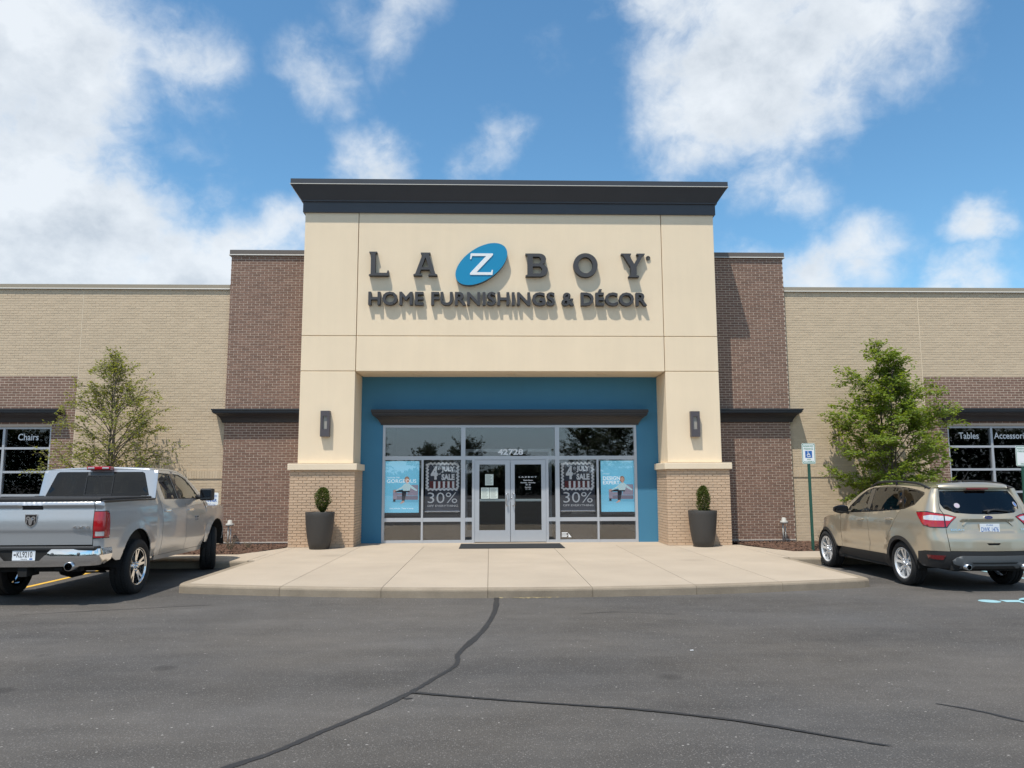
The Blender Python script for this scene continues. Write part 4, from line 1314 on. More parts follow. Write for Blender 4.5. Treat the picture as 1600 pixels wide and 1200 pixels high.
class Wrap:
    """vehicle skin unrolled: s runs from the middle of the tail round the flank to the nose, z is height"""
    def __init__(self, plan, side, rear, front, flares=()):
        self.side, self.rear, self.front, self.flares = side, rear, front, flares
        P = plan
        D = [P[0]]
        for a, b in zip(P, P[1:]):
            k = max(1, int((b - a).length / .02))
            for j in range(1, k + 1):
                D.append(a + (b - a) * j / k)
        self.D = D
        self.S = [0.0]
        for a, b in zip(D, D[1:]):
            self.S.append(self.S[-1] + (b - a).length)
        self.L = self.S[-1]
        N = []
        for i in range(len(D)):
            t = (D[min(i + 3, len(D) - 1)] - D[max(i - 3, 0)]).normalized()
            N.append(Vector((-t.y, t.x)))      # rear centre: moving +y, outward is -x
        N[0] = Vector((-1, 0)); N[-1] = Vector((1, 0))
        self.N = N

    def at(self, s):
        s = max(0.0, min(self.L, s))
        lo, hi = 0, len(self.S) - 1
        while hi - lo > 1:
            m = (lo + hi) // 2
            if self.S[m] <= s: lo = m
            else: hi = m
        t = (s - self.S[lo]) / max(1e-9, self.S[hi] - self.S[lo])
        return self.D[lo].lerp(self.D[hi], t), self.N[lo].lerp(self.N[hi], t).normalized()

    def P(self, s, z, d=0.0):
        sg = -1.0 if s < 0 else 1.0
        c, n = self.at(abs(s))
        ins = n.y * n.y * self.side(c.x, z) + n.x * n.x * (self.rear(c.y, z) if n.x < 0 else self.front(c.y, z))
        for fx, fz, r0, r1, amt in self.flares:
            q = math.hypot(c.x - fx, z - fz)
            ins -= amt * sstep((r1 - q) / (r1 - r0)) * n.y * n.y
        ins += d
        return (c.x - n.x * ins, sg * (c.y - n.y * ins), z)

    def X(self, x):
        """s of the flank at length x"""
        best = None
        for p, s in zip(self.D, self.S):
            if p.y > .5 * max(q.y for q in (self.D[len(self.D) // 2],)):
                e = abs(p.x - x)
                if best is None or e < best[0]: best = (e, s, p.x)
        return best[1] + (x - best[2])

def xs(W, poly):
    return [(W.X(x), z) for x, z in poly]

def skin(W, name, polys, holes, mat, parent, sides=(1, -1), rim=.016, off=0.0, grid=.075, step=.05, label=None):
    """panels on the skin; one object for each side (sides 0: one across the middle)"""
    res = []
    for sd_ in sides:
        mb = MB().mat(mat)
        if sd_ == 0:
            fn = lambda u, v, d: W.P(u, v, d - off)
        else:
            fn = lambda u, v, d, q=sd_: (lambda p: (p[0], q * p[1], p[2]))(W.P(u, v, d - off))
        surf(mb, polys, holes, fn, step, grid, rim, flip=(sd_ == -1))
        res.append(mb.build(name, parent))
    return res

def loft_across(W, pts, crown, mat, name, parent, n=14, d=0.0, bow=0.0):
    """sheet from the left edge line to the right one; pts: (s, z) on the skin"""
    vs_, fs = [], []
    T = [W.P(s, z, d) for s, z in pts]
    for (x, y, z) in T:
        for k in range(n + 1):
            t = -1 + 2 * k / n
            vs_.append((x + bow * (1 - t * t), y * t, z + crown * (y * y - (y * t) ** 2)))
    m = n + 1
    for i in range(len(T) - 1):
        for k in range(n):
            fs.append((i * m + k, i * m + k + 1, (i + 1) * m + k + 1, (i + 1) * m + k))
    return MB().mat(mat).add(vs_, fs, True).build(name, parent)

def arch(cx, cz, rx, rz, zlow, n=20):
    """wheel opening from the sill up and over"""
    a0 = math.asin(max(-1, min(1, (zlow - cz) / rz)))
    return [(cx + rx * math.cos(a), cz + rz * math.sin(a)) for a in [a0 + (PI - 2 * a0) * i / n for i in range(n + 1)]]

def make_wheel(parent, r, w, rr, style, metal, loc, side, steer=0.0):
    e = empty('wheel', loc)
    e.parent = parent
    e.rotation_euler = (0, 0, (0 if side > 0 else PI) + steer)
    h = w / 2
    t = MB().mat('tyre').lathe([(rr - .005, h - .03), (rr + .012, h - .008), (rr + (r - rr) * .45, h + .006), (r - .035, h - .002), (r - .012, h - .022), (r, h - .05), (r, h - .085), (r - .008, h - .088), (r - .008, h - .098), (r, h - .1),
         (r + .001, 0), (r, -h + .1), (r - .008, -h + .098), (r - .008, -h + .088), (r, -h + .085), (r, -h + .05), (r - .012, -h + .022), (r - .035, -h + .002), (rr + (r - rr) * .45, -h - .006), (rr, -h + .03)], n=48, axis='y')
    for k in range(60):                     # tread blocks
        a = 2 * PI * k / 60
        for y0, y1, da in ((-h + .03, -h + .085, 0), (-h + .10, -.012, .05), (.012, h - .10, 0), (h - .085, h - .03, .05)):
            q = []
            for rad_ in (r - .004, r + .004):
                for yy in (y0, y1):
                    for aa in (a + da - .028, a + da + .028):
                        q.append((rad_ * math.cos(aa), yy, rad_ * math.sin(aa)))
            t.add(q, [(4, 5, 7, 6), (0, 1, 5, 4), (2, 6, 7, 3), (0, 4, 6, 2), (1, 3, 7, 5)], False)
    t.build('tyre', e)
    rim = MB().mat(metal).lathe([(rr + .004, h - .022), (rr + .008, h - .012), (rr - .004, h - .012), (rr - .014, h - .03), (rr - .022, h - .06), (rr - .03, -h + .04)], n=48, axis='y')
    yb = h - .03
    def fy(u, v, d):
        q = math.hypot(u, v) / rr
        return (u, yb - .035 * (1 - q) ** .8 * (1 if q < 1 else 0) + .012 * math.exp(-((q - .18) / .1) ** 2) - d, v)
    holes = []
    def wedge(a, r0, r1, w0, w1):
        L = [(r0 * math.cos(a + sgn * w0), r0 * math.sin(a + sgn * w0)) for sgn in (-1, 1)]
        arc_ = [(r1 * math.cos(a + w1 * k / 4), r1 * math.sin(a + w1 * k / 4)) for k in range(4, -5, -1)]
        return [L[0], L[1]] + arc_
    ro = rr - .022
    for k in range(5):
        a = 2 * PI * k / 5 + PI / 2
        if style == 'five':
            holes.append(wedge(a + PI / 5, rr * .30, ro, R(15), R(22)))
            holes.append(wedge(a, rr * .62, ro * .985, R(2.5), R(6.5)))
        else:
            holes.append(wedge(a + PI / 5, rr * .36, ro, R(9), R(16.5)))
            holes.append(wedge(a, rr * .48, ro * .97, R(3.5), R(7.5)))
    surf(rim, [circ(0, 0, rr - .012, n=60)], holes, fy, .03, .03, .035)
    rim.build('rim', e)
    MB().mat('alloy' if style != 'five' else metal).lathe([(.0, yb + .012), (.028, yb + .012), (.034, yb + .004), (.034, yb - .03)], n=18, axis='y').build('centre_cap', e)
    br = MB().mat('grey_plastic').lathe([(.02, h - .10), (rr * .62, h - .10), (rr * .62, h - .12)], n=28, axis='y')
    br.mat('under_black').lathe([(.02, h - .122), (rr - .035, h - .122)], n=28, axis='y')
    br.build('brake_disc', e)
    nuts = MB().mat('steel')
    for k in range(5):
        a = 2 * PI * (k + .5) / 5 + PI / 2
        nuts.lathe([(.0, yb + .0), (.011, yb + .0), (.012, yb - .03)], (.062 * math.cos(a), 0, .062 * math.sin(a)), 6, 'y')
    nuts.build('wheel_nuts', e)
    return e

def rear_fn(x):
    """drawing (u to the viewer's right, v up) on a tail plate seen from behind"""
    return lambda u, v, d: (x + d, -u, v)

# ---------------------------------------------------------------- pickup
truck = empty('pickup_truck', (-6.86, -6.78, 0), R(90.0))
setp(truck, 'silver crew cab pickup with black bed cover parked beside the entrance walk', 'pickup truck')
def t_side(x, z):
    i = smooth_tab([(.40, .075), (.55, .038), (.66, .012), (.70, .006), (.95, 0), (1.15, .006), (1.30, .022), (1.385, .045), (1.40, .052)], min(z, 1.40))
    if z > 1.40: i += (z - 1.40) * .36
    if .655 < z < .70: i += .006
    return i
def t_rear(y, z):
    return smooth_tab([(.78, .008), (.98, .002), (1.0, -.006), (1.04, -.008), (1.15, -.004), (1.27, .012), (1.325, .016), (1.345, -.006), (1.375, -.004), (1.395, .012), (1.405, .03)], min(max(z, .78), 1.405))
def t_front(y, z):
    return .06 * ((z - .9) / .4) ** 2
plan = fillet([(-1.075, 0), (-1.075, .45), (-1.045, .985), (0, 1.0), (3.3, .995), (4.02, .96), (4.30, .6), (4.36, 0)], [.2, .085, .3, .3, .3, .3])
TW = Wrap(plan, t_side, t_rear, t_front, [(-.03, .42, .50, .72, .022), (3.38, .42, .50, .72, .022)])
X = lambda x: TW.X(x)
SP = 'silver_paint'
za = .56
A1 = arch(-.03, .44, .50, .535, za); A2 = arch(3.38, .44, .50, .535, za)
# bed flank, wrapped round the tail corner up to the lamp and tailgate
tl0, tl1 = .845, X(-.905)                   # tail lamp from..to along the skin
tlz0, tlz1 = .905, 1.262
bed = [(.846, tlz1 + .006), (.846, 1.398), (X(.655), 1.398), (X(.655), .50), (X(.50), .50)] + [(X(x), z) for x, z in A1] + [(X(-.62), za), (X(-.75), .62), (X(-.98), .64), (.846, .70), (.846, tlz0 - .006), (tl1 + .006, tlz0 - .006), (tl1 + .006, tlz1 + .006)]
skin(TW, 'bedside', [bed], [], SP, truck, grid=(.06, .03), step=.025)
skin(TW, 'tailgate', [rect(-.835, .812, .835, 1.398)], [rect(-.142, 1.292, .142, 1.352)], SP, truck, (0,), grid=(.07, .018), step=.02)
skin(TW, 'tailgate_handle', [rect(-.140, 1.294, .140, 1.350)], [], 'black_plastic', truck, (0,), off=-.014)
tlo = skin(TW, 'tail_lamp', [[(tl0, tlz0), (tl1 - .02, tlz0), (tl1, tlz0 + .03), (tl1, tlz1 - .05), (tl1 - .04, tlz1 - .008), (tl1 - .09, tlz1), (tl0, tlz1)]], [rect(tl0 + .025, tlz0 + .022, tl0 + .135, tlz0 + .085)], 'lamp_red', truck, off=.012, grid=.03, step=.03)
for o, sd_ in zip(tlo, (1, -1)):
    for q in skin(TW, 'reversing_lens', [rect(tl0 + .026, tlz0 + .023, tl0 + .134, tlz0 + .084)], [], 'lamp_clear', o, (sd_,), off=.012, grid=.03): pass
    for q in skin(TW, 'lamp_bezel', [[(tl0 - .012, tlz0 - .012), (tl1 + .012, tlz0 - .012), (tl1 + .012, tlz1 - .03), (tl1 - .05, tlz1 + .012), (tl0 - .012, tlz1 + .012)]], [], 'gloss_black', o, (sd_,), off=.002, grid=.05): pass
# cab, doors, front wing
zr = [(.69, 1.865), (.80, 1.885), (1.2, 1.90), (1.6, 1.90), (1.95, 1.872), (2.15, 1.82), (2.35, 1.735), (2.55, 1.60), (2.75, 1.43), (2.93, 1.262)]
def t_cab(x, z):
    return t_side(x, z) + .03 * sstep((z - 1.05) / .4) + (max(0.0, z - 1.40) * .05)
TCW = Wrap(fillet([(.67, 0), (.67, .9), (.68, .985), (.90, 1.0), (3.3, .998)], [0, .09, 0]), t_cab, lambda y, z: max(0.0, z - 1.38) * .24, t_front)
CX = lambda x: TCW.X(x)
w1 = [(1.055, 1.388), (1.62, 1.380), (1.585, 1.815), (1.09, 1.828), (1.06, 1.80)]
w2 = [(1.735, 1.378), (2.56, 1.372), (2.585, 1.41), (2.35, 1.645), (2.16, 1.755), (1.98, 1.802), (1.745, 1.812)]
cabp = [(CX(.70), .50), (CX(.865), .50), (CX(.865), 1.36), (CX(.90), 1.845), (CX(1.2), 1.868), (CX(1.6), 1.868), (CX(1.95), 1.84), (CX(2.14), 1.79), (CX(2.33), 1.70), (CX(2.5), 1.575), (CX(2.68), 1.40), (CX(2.73), 1.33), (CX(2.82), 1.22), (CX(2.90), 1.22), (CX(2.93), 1.262)] + [(CX(x), z) for x, z in zr[::-1][1:]] + [(TCW.at(CX(.70))[0].x and CX(.70) - .05, 1.86), (CX(.70) - .05, 1.40), (CX(.70) - .03, 1.30), (CX(.70) - .03, .50)]
skin(TCW, 'cab_side', [cabp], [], SP, truck, rim=.02)
d1 = [(.875, .505), (1.875, .505), (1.862, .80), (1.862, 1.36), (1.665, 1.375), (1.665, 1.862), (1.2, 1.862), (.91, 1.839), (.875, 1.36)]
d2 = [(1.883, .505), (2.70, .505), (2.775, .62), (2.79, 1.19), (2.72, 1.32), (2.67, 1.395), (2.49, 1.57), (2.325, 1.693), (2.135, 1.783), (1.95, 1.833), (1.673, 1.862), (1.673, 1.375), (1.870, 1.36), (1.870, .80)]
for nm, dd, ww, hx in (('rear_door', d1, w1, .95), ('front_door', d2, w2, 1.93)):
    ds = skin(TCW, nm, [xs(TCW, dd)], [xs(TCW, ww)], SP, truck)
    for o, sd_ in zip(ds, (1, -1)):
        skin(TCW, 'window', [xs(TCW, ww)], [], 'side_glass', o, (sd_,), rim=None, off=-.012)
        skin(TCW, 'window_trim', [xs(TCW, [((x - sum(p[0] for p in ww) / len(ww)) * 1.0 + sum(p[0] for p in ww) / len(ww), z) for x, z in ww])], [xs(TCW, [(sum(p[0] for p in ww) / len(ww) + (x - sum(p[0] for p in ww) / len(ww)) * .965, sum(p[1] for p in ww) / len(ww) + (z - sum(p[1] for p in ww) / len(ww)) * .94) for x, z in ww])], 'black_plastic', o, (sd_,), rim=.006, off=-.004)
        h_ = MB().mat('chrome')
        zz = 1.205 if nm == 'rear_door' else 1.185
        P0 = Vector(TCW.P(CX(hx + .10), zz, -.02))
        h_.bbox(hx, hx + .20, sd_ * P0.y - .016, sd_ * P0.y + .016, zz - .018, zz + .018, .012)
        h_.build('handle', o)
bp_ = [(1.625, 1.382), (1.73, 1.380), (1.742, 1.812), (1.592, 1.816)]
skin(TCW, 'door_pillar_trim', [xs(TCW, bp_)], [], 'gloss_black', truck, rim=.004, off=.002)
skin(TCW, 'sill_panel', [xs(TCW, [(.70, .43), (2.72, .43), (2.72, .499), (.70, .499)])], [], SP, truck, rim=.05)
fend = [(2.80, .56)] + [(2.86, .56)] + [p for p in A2[::-1]] + [(3.95, .56), (4.05, .56), (4.05, 1.02), (3.98, 1.20), (2.84, 1.225), (2.80, 1.19), (2.785, .62)]
skin(TW, 'front_wing', [xs(TW, fend)], [], SP, truck)
sN = TW.L
f0 = X(4.06)
for nm, poly, mt in (('headlamp', [(f0, .93), (f0 + .36, .95), (f0 + .36, 1.15), (f0, 1.17)], 'lamp_clear'), ('front_bumper', [(f0 - .02, .46), (sN, .46), (sN, .74), (f0 - .02, .74)], 'chrome')):
    skin(TW, nm, [poly], [], mt, truck, off=.02 if nm == 'front_bumper' else 0)
skin(TW, 'grille', [[(f0 + .37, .77), (sN, .77), (sN, 1.17), (f0 + .37, 1.16)]], [], 'gloss_black', truck)
skin(TW, 'front_fascia', [[(f0, .75), (f0 + .36, .75), (f0 + .36, .94), (f0, .92)]], [], SP, truck)
loft_across(TW, [(X(2.80), 1.20), (X(2.86), 1.228)] + [(X(x), 1.226 - .012 * (x - 2.9)) for x in (3.1, 3.4, 3.7, 3.9)] + [(f0 + .2, 1.185), (f0 + .45, 1.175), (sN - .1, 1.172)], .065, SP, 'bonnet', truck)
loft_across(TCW, [(CX(x), z) for x, z in zr[4:]], .0, 'side_glass', 'windscreen', truck, bow=.16, d=.01)
# roof and back of the cab
top = [(k * .09, 1.866) for k in range(0, 10)] + [(CX(x), z + .004) for x, z in zr[1:5]]
cs0 = [(y, 1.872 + .0) for y in (.0, .2, .4, .6, .75)] + [(CX(.70) - .05, 1.868)] + [(CX(x), z) for x, z in zr[:5]]
loft_across(TCW, cs0, .055, SP, 'roof', truck, n=18)
wr = [(-.835, 1.425), (.835, 1.425), (.80, 1.53), (.705, 1.815), (.665, 1.838), (-.665, 1.838), (-.705, 1.815), (-.80, 1.53)]
skin(TCW, 'cab_back', [[(-.93, 1.30), (.93, 1.30), (.93, 1.40), (CX(.70) - .055, 1.86), (.6, 1.872), (-.6, 1.872), (-CX(.70) + .055, 1.86), (-.93, 1.40)]], [wr], SP, truck, (0,), rim=.02)
bwin = skin(TCW, 'rear_window', [wr], [], 'tint_glass', truck, (0,), rim=None, off=-.004)[0]
skin(TCW, 'slider_frame', [rect(-.225, 1.455, .225, 1.785)], [rect(-.205, 1.475, .205, 1.768)], 'gloss_black', bwin, (0,), rim=.004, off=.004)
skin(TCW, 'slider_header', [rect(-.205, 1.772, .205, 1.832)], [], 'grey_plastic', bwin, (0,), rim=.004, off=.003)
cl = MB().mat('lamp_red').bbox(.665, .80, -.19, .19, 1.868, 1.925, .014)
cl = cl.build('high_brake_lamp', truck)
for y in (-.115, .115):
    MB().mat('lamp_clear').bbox(.66, .70, y - .055, y + .055, 1.882, 1.912, .008).build('cargo_lens', cl)
# bed cover, rails
MB().mat('tonneau').bbox(-1.02, .62, -.905, .905, 1.392, 1.452, .02).build('bed_cover', truck)
for s in (-1, 1):
    MB().mat('black_plastic').bbox(-1.0, .63, min(s * .90, s * .955), max(s * .90, s * .955), 1.385, 1.418, .01).build('bed_rail', truck)
    MB().mat('chrome').box(.45, .62, min(s * .80, s * .86), max(s * .80, s * .86), 1.4525, 1.46).build('cover_latch', truck)
# rear bumper
BW = Wrap(fillet([(-1.245, 0), (-1.235, .6), (-1.17, 1.0), (-.86, 1.005), (-.5, 1.0)], [.2, .12, .0]), lambda x, z: .03 * ((z - .67) / .12) ** 2, lambda y, z: .02 * ((z - .66) / .12) ** 2, lambda y, z: 0)
bmp = [(-BW.X(-.80), .765), (-.38, .765), (-.235, .615), (.235, .615), (.38, .765), (BW.X(-.80), .765), (BW.X(-.82), .60), (BW.X(-.98), .545), (.62, .535), (.30, .53), (-.30, .53), (-.56, .535), (-.575, .565), (-.605, .588), (-.66, .588), (-.69, .565), (-.705, .535), (-BW.X(-.98), .545), (-BW.X(-.82), .60)]
bm = skin(BW, 'rear_bumper', [bmp], [], 'chrome', truck, (0,), rim=.03)[0]
MB().mat('black_plastic').bbox(-1.205, -1.02, -.95, .95, .745, .795, .015).build('step_pad', bm)
MB().mat('under_black').box(-1.19, -1.16, -.37, .37, .58, .76).build('plate_recess', bm)
for y in (-.40, -.74, .40, .74):
    c_, = [BW.P(-y, .70, -.003)]
    MB().mat('grey_plastic').lathe([(0, -.004), (.02, -.004), (.022, .004)], (c_[0], -c_[1] if False else c_[1], c_[2]), 14, 'x').build('parking_sensor', bm)
pl = MB().mat('plate_white'); plate(pl, [rect(-.153, .617, .153, .772)], [], rear_fn(-1.195), .004)
pl.mat('plate_red'); text(pl, 'HOOSIER STATE', -.12, .02, .748, .764, rear_fn(-1.1955), bold=.02)
pl.mat('ink'); text(pl, 'KL9210', -.095, .115, .655, .735, rear_fn(-1.1955), bold=.012)
text(pl, 'TRUCK', -.04, .05, .625, .640, rear_fn(-1.1955), bold=.02); text(pl, 'USA', .045, .11, .748, .764, rear_fn(-1.1955), bold=.03)
pl.box(-1.1957, -1.1953, .105, .135, .68, .70); 
pl.mat('plate_blue'); pl.box(-1.1957, -1.1953, -.12, -.08, .625, .645)
pl.build('licence_plate', truck)
# emblem: shield with a horned head
fe = rear_fn(-1.092)
em = MB().mat('chrome'); sh = [(-.082, .085), (.082, .085), (.078, -.02), (.045, -.065), (0, -.09), (-.045, -.065), (-.078, -.02)]
plate(em, [[(x, 1.145 + z) for x, z in sh]], [], fe, .012)
em.mat('gloss_black'); plate(em, [[(x * .88, 1.145 + z * .88) for x, z in sh]], [], rear_fn(-1.0935), .002)
em.mat('chrome'); f3 = rear_fn(-1.098)
for s in (-1, 1):
    plate(em, [circ(s * .036, 1.178, .028, .026, 14)], [circ(s * .034, 1.174, .010, .010, 8)], f3, .005)
    plate(em, [[(s * .052, 1.165), (s * .064, 1.13), (s * .05, 1.10), (s * .045, 1.13)]], [], f3, .005)
plate(em, [[(-.014, 1.185), (.014, 1.185), (.030, 1.15), (.022, 1.11), (.012, 1.082), (-.012, 1.082), (-.022, 1.11), (-.030, 1.15)]], [], rear_fn(-1.101), .008)
em.build('tailgate_emblem', truck)
bd = MB().mat('chrome'); text(bd, '4X4', .57, .80, 1.037, 1.068, rear_fn(-1.092), bold=.02, spacing=1.25, depth=.02)
bd.build('tailgate_badge', truck)
for s in (-1, 1):
    bd = MB().mat('chrome')
    yy = TCW.P(CX(2.4), 1.02, -.004)[1]
    fnb = (lambda u, v, d: (u, -yy + d, v)) if s < 0 else (lambda u, v, d: (2 * 2.38 - u, yy - d, v))
    text(bd, 'RAM', 2.24, 2.40, 1.03, 1.065, fnb, bold=.02, depth=.004); text(bd, '1500', 2.24, 2.40, .985, 1.018, fnb, bold=.02, depth=.004)
    bd.build('door_badge', truck)
    m_ = MB().mat('black_plastic').bbox(2.30, 2.47, min(s * 1.03, s * 1.26), max(s * 1.03, s * 1.26), 1.335, 1.555, .035)
    m_.tube([(2.46, s * .93, 1.40), (2.42, s * 1.05, 1.395)], [.045, .035], 8)
    mo_ = m_.build('door_mirror', truck)
    MB().mat('gloss_black').box(2.296, 2.299, min(s * 1.06, s * 1.235), max(s * 1.06, s * 1.235), 1.365, 1.53).build('mirror_glass', mo_)
# wheels, underbody
for (x, s, st) in ((0, 1, 0), (0, -1, 0), (3.38, 1, R(20)), (3.38, -1, R(20))):
    make_wheel(truck, .405, .275, .272, 'five', 'chrome', (x + (.03 if x < 1 else 0), s * (.885 if x < 1 else .85), .405), s, st)
for x in (-.03, 3.38):
    for s in (-1, 1):
        lin = MB().mat('under_black')
        ar = arch(x, .44, .505, .54, .45, 14)
        lin.add([(a, s * .97, b) for a, b in ar] + [(a, s * .60, b) for a, b in ar], [(i, i + 1, len(ar) + i + 1, len(ar) + i) for i in range(len(ar) - 1)] + [tuple(range(len(ar), 2 * len(ar)))])
        lin.build('wheel_liner', truck)
ub = MB().mat('under_black')
ub.box(-.95, 4.1, -.62, .62, .60, .78); ub.box(.72, 2.9, -.93, .93, .52, .60)
ub.box(-1.15, 4.0, -.50, -.40, .48, .62); ub.box(-1.15, 4.0, .40, .50, .48, .62)
ub.tube([(0, -.80, .405), (0, .80, .405)], .055, 10)
ub.lathe([(.0, -.17), (.12, -.15), (.16, 0), (.12, .15), (0, .17)], (0, -.05, .405), 16, 'y')
ub.lathe([(.0, -.10), (.30, -.10), (.36, -.05), (.36, .05), (.30, .10), (0, .10)], (-.62, 0, .55), 24)
for s in (-1, 1):
    ub.tube([(-.75, s * .47, .52), (-.35, s * .5, .43), (0, s * .5, .36), (.35, s * .5, .43), (.75, s * .47, .52)], .03, 6)
    ub.tube([(.05, s * .46, .38), (-.2, s * .42, .70)], .03, 8)
ub.box(-1.2, -.9, -.06, .06, .40, .52); ub.box(-1.05, -.95, -.7, .7, .45, .55)
ub.tube([(-.25, -.66, .36), (-.05, -.30, .33), (.1, .3, .34), (-.2, .66, .37)], .014, 6)
ub.build('underbody', truck)
MB().mat('steel').lathe([(.052, -.16), (.058, -.16), (.060, .0), (.058, .2), (.04, .2), (.045, -.10)], (-1.09, -.634, .535), 18, 'x').build('exhaust_tip', truck)
inn = MB().mat('car_seat')
inn.box(.74, 2.85, -.86, .86, .62, .95); inn.box(2.55, 2.95, -.88, .88, .95, 1.28)
for x in (1.05, 2.0):
    for y in (-.42, .42):
        inn.bbox(x, x + .16, y - .25, y + .25, .95, 1.48, .05); inn.bbox(x + .02, x + .12, y - .13, y + .13, 1.50, 1.70, .04)
inn.lathe([(.16, -.012), (.185, 0), (.16, .012)], (2.48, .42, 1.22), 18, 'x')
inn.build('cab_interior', truck)
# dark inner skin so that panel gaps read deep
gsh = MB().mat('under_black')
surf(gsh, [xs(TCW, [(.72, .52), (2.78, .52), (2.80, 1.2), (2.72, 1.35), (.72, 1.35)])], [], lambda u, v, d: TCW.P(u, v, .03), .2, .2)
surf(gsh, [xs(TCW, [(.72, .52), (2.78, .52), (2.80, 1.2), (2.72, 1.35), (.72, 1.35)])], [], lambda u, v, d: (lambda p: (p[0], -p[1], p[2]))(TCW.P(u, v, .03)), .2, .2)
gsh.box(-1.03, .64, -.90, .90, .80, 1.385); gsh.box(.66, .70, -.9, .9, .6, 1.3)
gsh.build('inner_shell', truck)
# ---------------------------------------------------------------- compact SUV
suv = empty('compact_suv', (7.0, -6.36, 0), R(91.2))
setp(suv, 'champagne gold compact SUV with roof rails parked in front of the leafier tree', 'SUV')
GP = 'gold_paint'
def s_side(x, z):
    i = smooth_tab([(.22, .10), (.35, .05), (.44, .035), (.55, .02), (.75, .004), (.90, .0), (1.00, .002), (1.06, .016), (1.12, .035), (1.18, .052), (1.25, .085), (1.55, .225), (1.60, .27), (1.64, .34)], z)
    # shallow scallop along the lower doors
    i += .014 * math.exp(-((z - .60) / .07) ** 2) * sstep((x - .2) / .4) * sstep((2.3 - x) / .4)
    return i
def s_rear(y, z):
    return smooth_tab([(.30, .10), (.40, .03), (.52, .0), (.62, .0), (.70, .006), (.78, .016), (.86, .05), (.92, .06), (1.0, .075), (1.10, .10), (1.16, .125), (1.22, .16), (1.40, .275), (1.49, .335), (1.53, .35), (1.56, .37), (1.62, .45)], z) + .030 * sstep((.46 - abs(y)) / .06) * sstep((z - .87) / .03) * sstep((1.062 - z) / .012)
def s_front(y, z):
    return .05 * ((z - .6) / .3) ** 2
SW = Wrap(fillet([(-.965, 0), (-.95, .35), (-.80, .86), (-.35, .90), (.6, .91), (1.9, .905), (2.85, .87), (3.30, .62), (3.50, 0)], [.3, .34, .3, .3, .3, .4, .4], 10), s_side, s_rear, s_front, [(0, .34, .42, .62, .028), (2.69, .34, .42, .62, .025)])
SX = lambda x: SW.X(x)
def sx(p): return [(SX(x), z) for x, z in p]
AR, AF = arch(0, .345, .435, .435, .44), arch(2.69, .345, .425, .425, .44)
ARi, AFi = arch(0, .34, .375, .38, .30), arch(2.69, .34, .37, .375, .30)
# tail lamp outline in skin coordinates: s measured from the middle of the tail
sc_ = SX(-.35)
TL = [(SX(-.42), 1.165), (.98, 1.175), (.62, 1.135), (.50, 1.105), (.60, 1.02), (.655, .957), (.90, .957), (SX(-.62), .985), (SX(-.54), 1.06), (SX(-.47), 1.11)]
hl = [(.675, 1.135), (.665, .95), (.655, .80), (.635, .60)]         # edge of the hatch
# rear quarter: from the hatch edge round to the rear door
q_edge_hi = [(.72, 1.20), (.735, 1.28)]
quart = ([(.64, .60), (.66, .80), (.672, .95)] + [(.90, .951), (SX(-.615), .978), (SX(-.53), 1.056), (SX(-.46), 1.106), (SX(-.405), 1.17), (.98, 1.182), (.685, 1.148), (.735, 1.21), (.765, 1.30), (.755, 1.42), (.735, 1.51), (.80, 1.53)]
         + [(SX(-.50), 1.538), (SX(-.3), 1.556), (SX(.1), 1.572), (SX(.1), 1.548), (SX(-.25), 1.512), (SX(-.44), 1.475), (SX(-.46), 1.44), (SX(-.30), 1.275), (SX(-.07), 1.205), (SX(.03), 1.195), (SX(.20), .95), (SX(.40), .72), (SX(.43), .44)]
         + [(SX(x), z) for x, z in AR] + [(SX(-.50), .58), (SX(-.60), .595), (.85, .60)])
skin(SW, 'rear_quarter', [quart], [], GP, suv, grid=.05, step=.03)
# roof rail beam above the doors, windscreen pillar
pil = [(.1, 1.572), (.4, 1.582), (.8, 1.578), (1.1, 1.56), (1.3, 1.525), (1.5, 1.445), (1.68, 1.34), (1.88, 1.19), (2.02, 1.075), (2.02, 1.04), (1.90, 1.065), (1.78, 1.13), (1.70, 1.225), (1.52, 1.375), (1.32, 1.49), (1.12, 1.538), (.8, 1.556), (.4, 1.56), (.1, 1.548)]
skin(SW, 'roof_side', [sx(pil)], [], GP, suv, grid=.05, step=.04)
# black window band and panes
band = [(1.76, 1.085), (1.02, 1.125), (.03, 1.20), (-.07, 1.21), (-.30, 1.28), (-.455, 1.44), (-.435, 1.472), (-.25, 1.508), (.1, 1.545), (.4, 1.557), (.8, 1.553), (1.12, 1.535), (1.32, 1.487), (1.52, 1.372), (1.70, 1.222)]
wf = [(1.66, 1.098), (1.13, 1.130), (1.185, 1.515), (1.30, 1.478), (1.48, 1.375), (1.62, 1.255), (1.70, 1.16)]
wm = [(1.00, 1.140), (.10, 1.208), (.02, 1.235), (.23, 1.528), (.40, 1.540), (.80, 1.536), (1.05, 1.525)]
wq = [(-.04, 1.222), (-.29, 1.295), (-.43, 1.435), (-.415, 1.462), (-.24, 1.494), (.17, 1.524)]
skin(SW, 'window_surround', [sx(band)], [sx(wf), sx(wm), sx(wq)], 'gloss_black', suv, rim=.01, off=-.004, grid=.06, step=.04)
fd = [(2.07, .445), (1.06, .445), (1.02, .60), (1.0, 1.118), (1.75, 1.078), (1.90, 1.062), (2.02, 1.035), (2.03, .95)]
rd = [(1.05, .445), (.44, .445), (.41, .72), (.21, .95), (.04, 1.188), (.99, 1.118), (1.01, .60)]
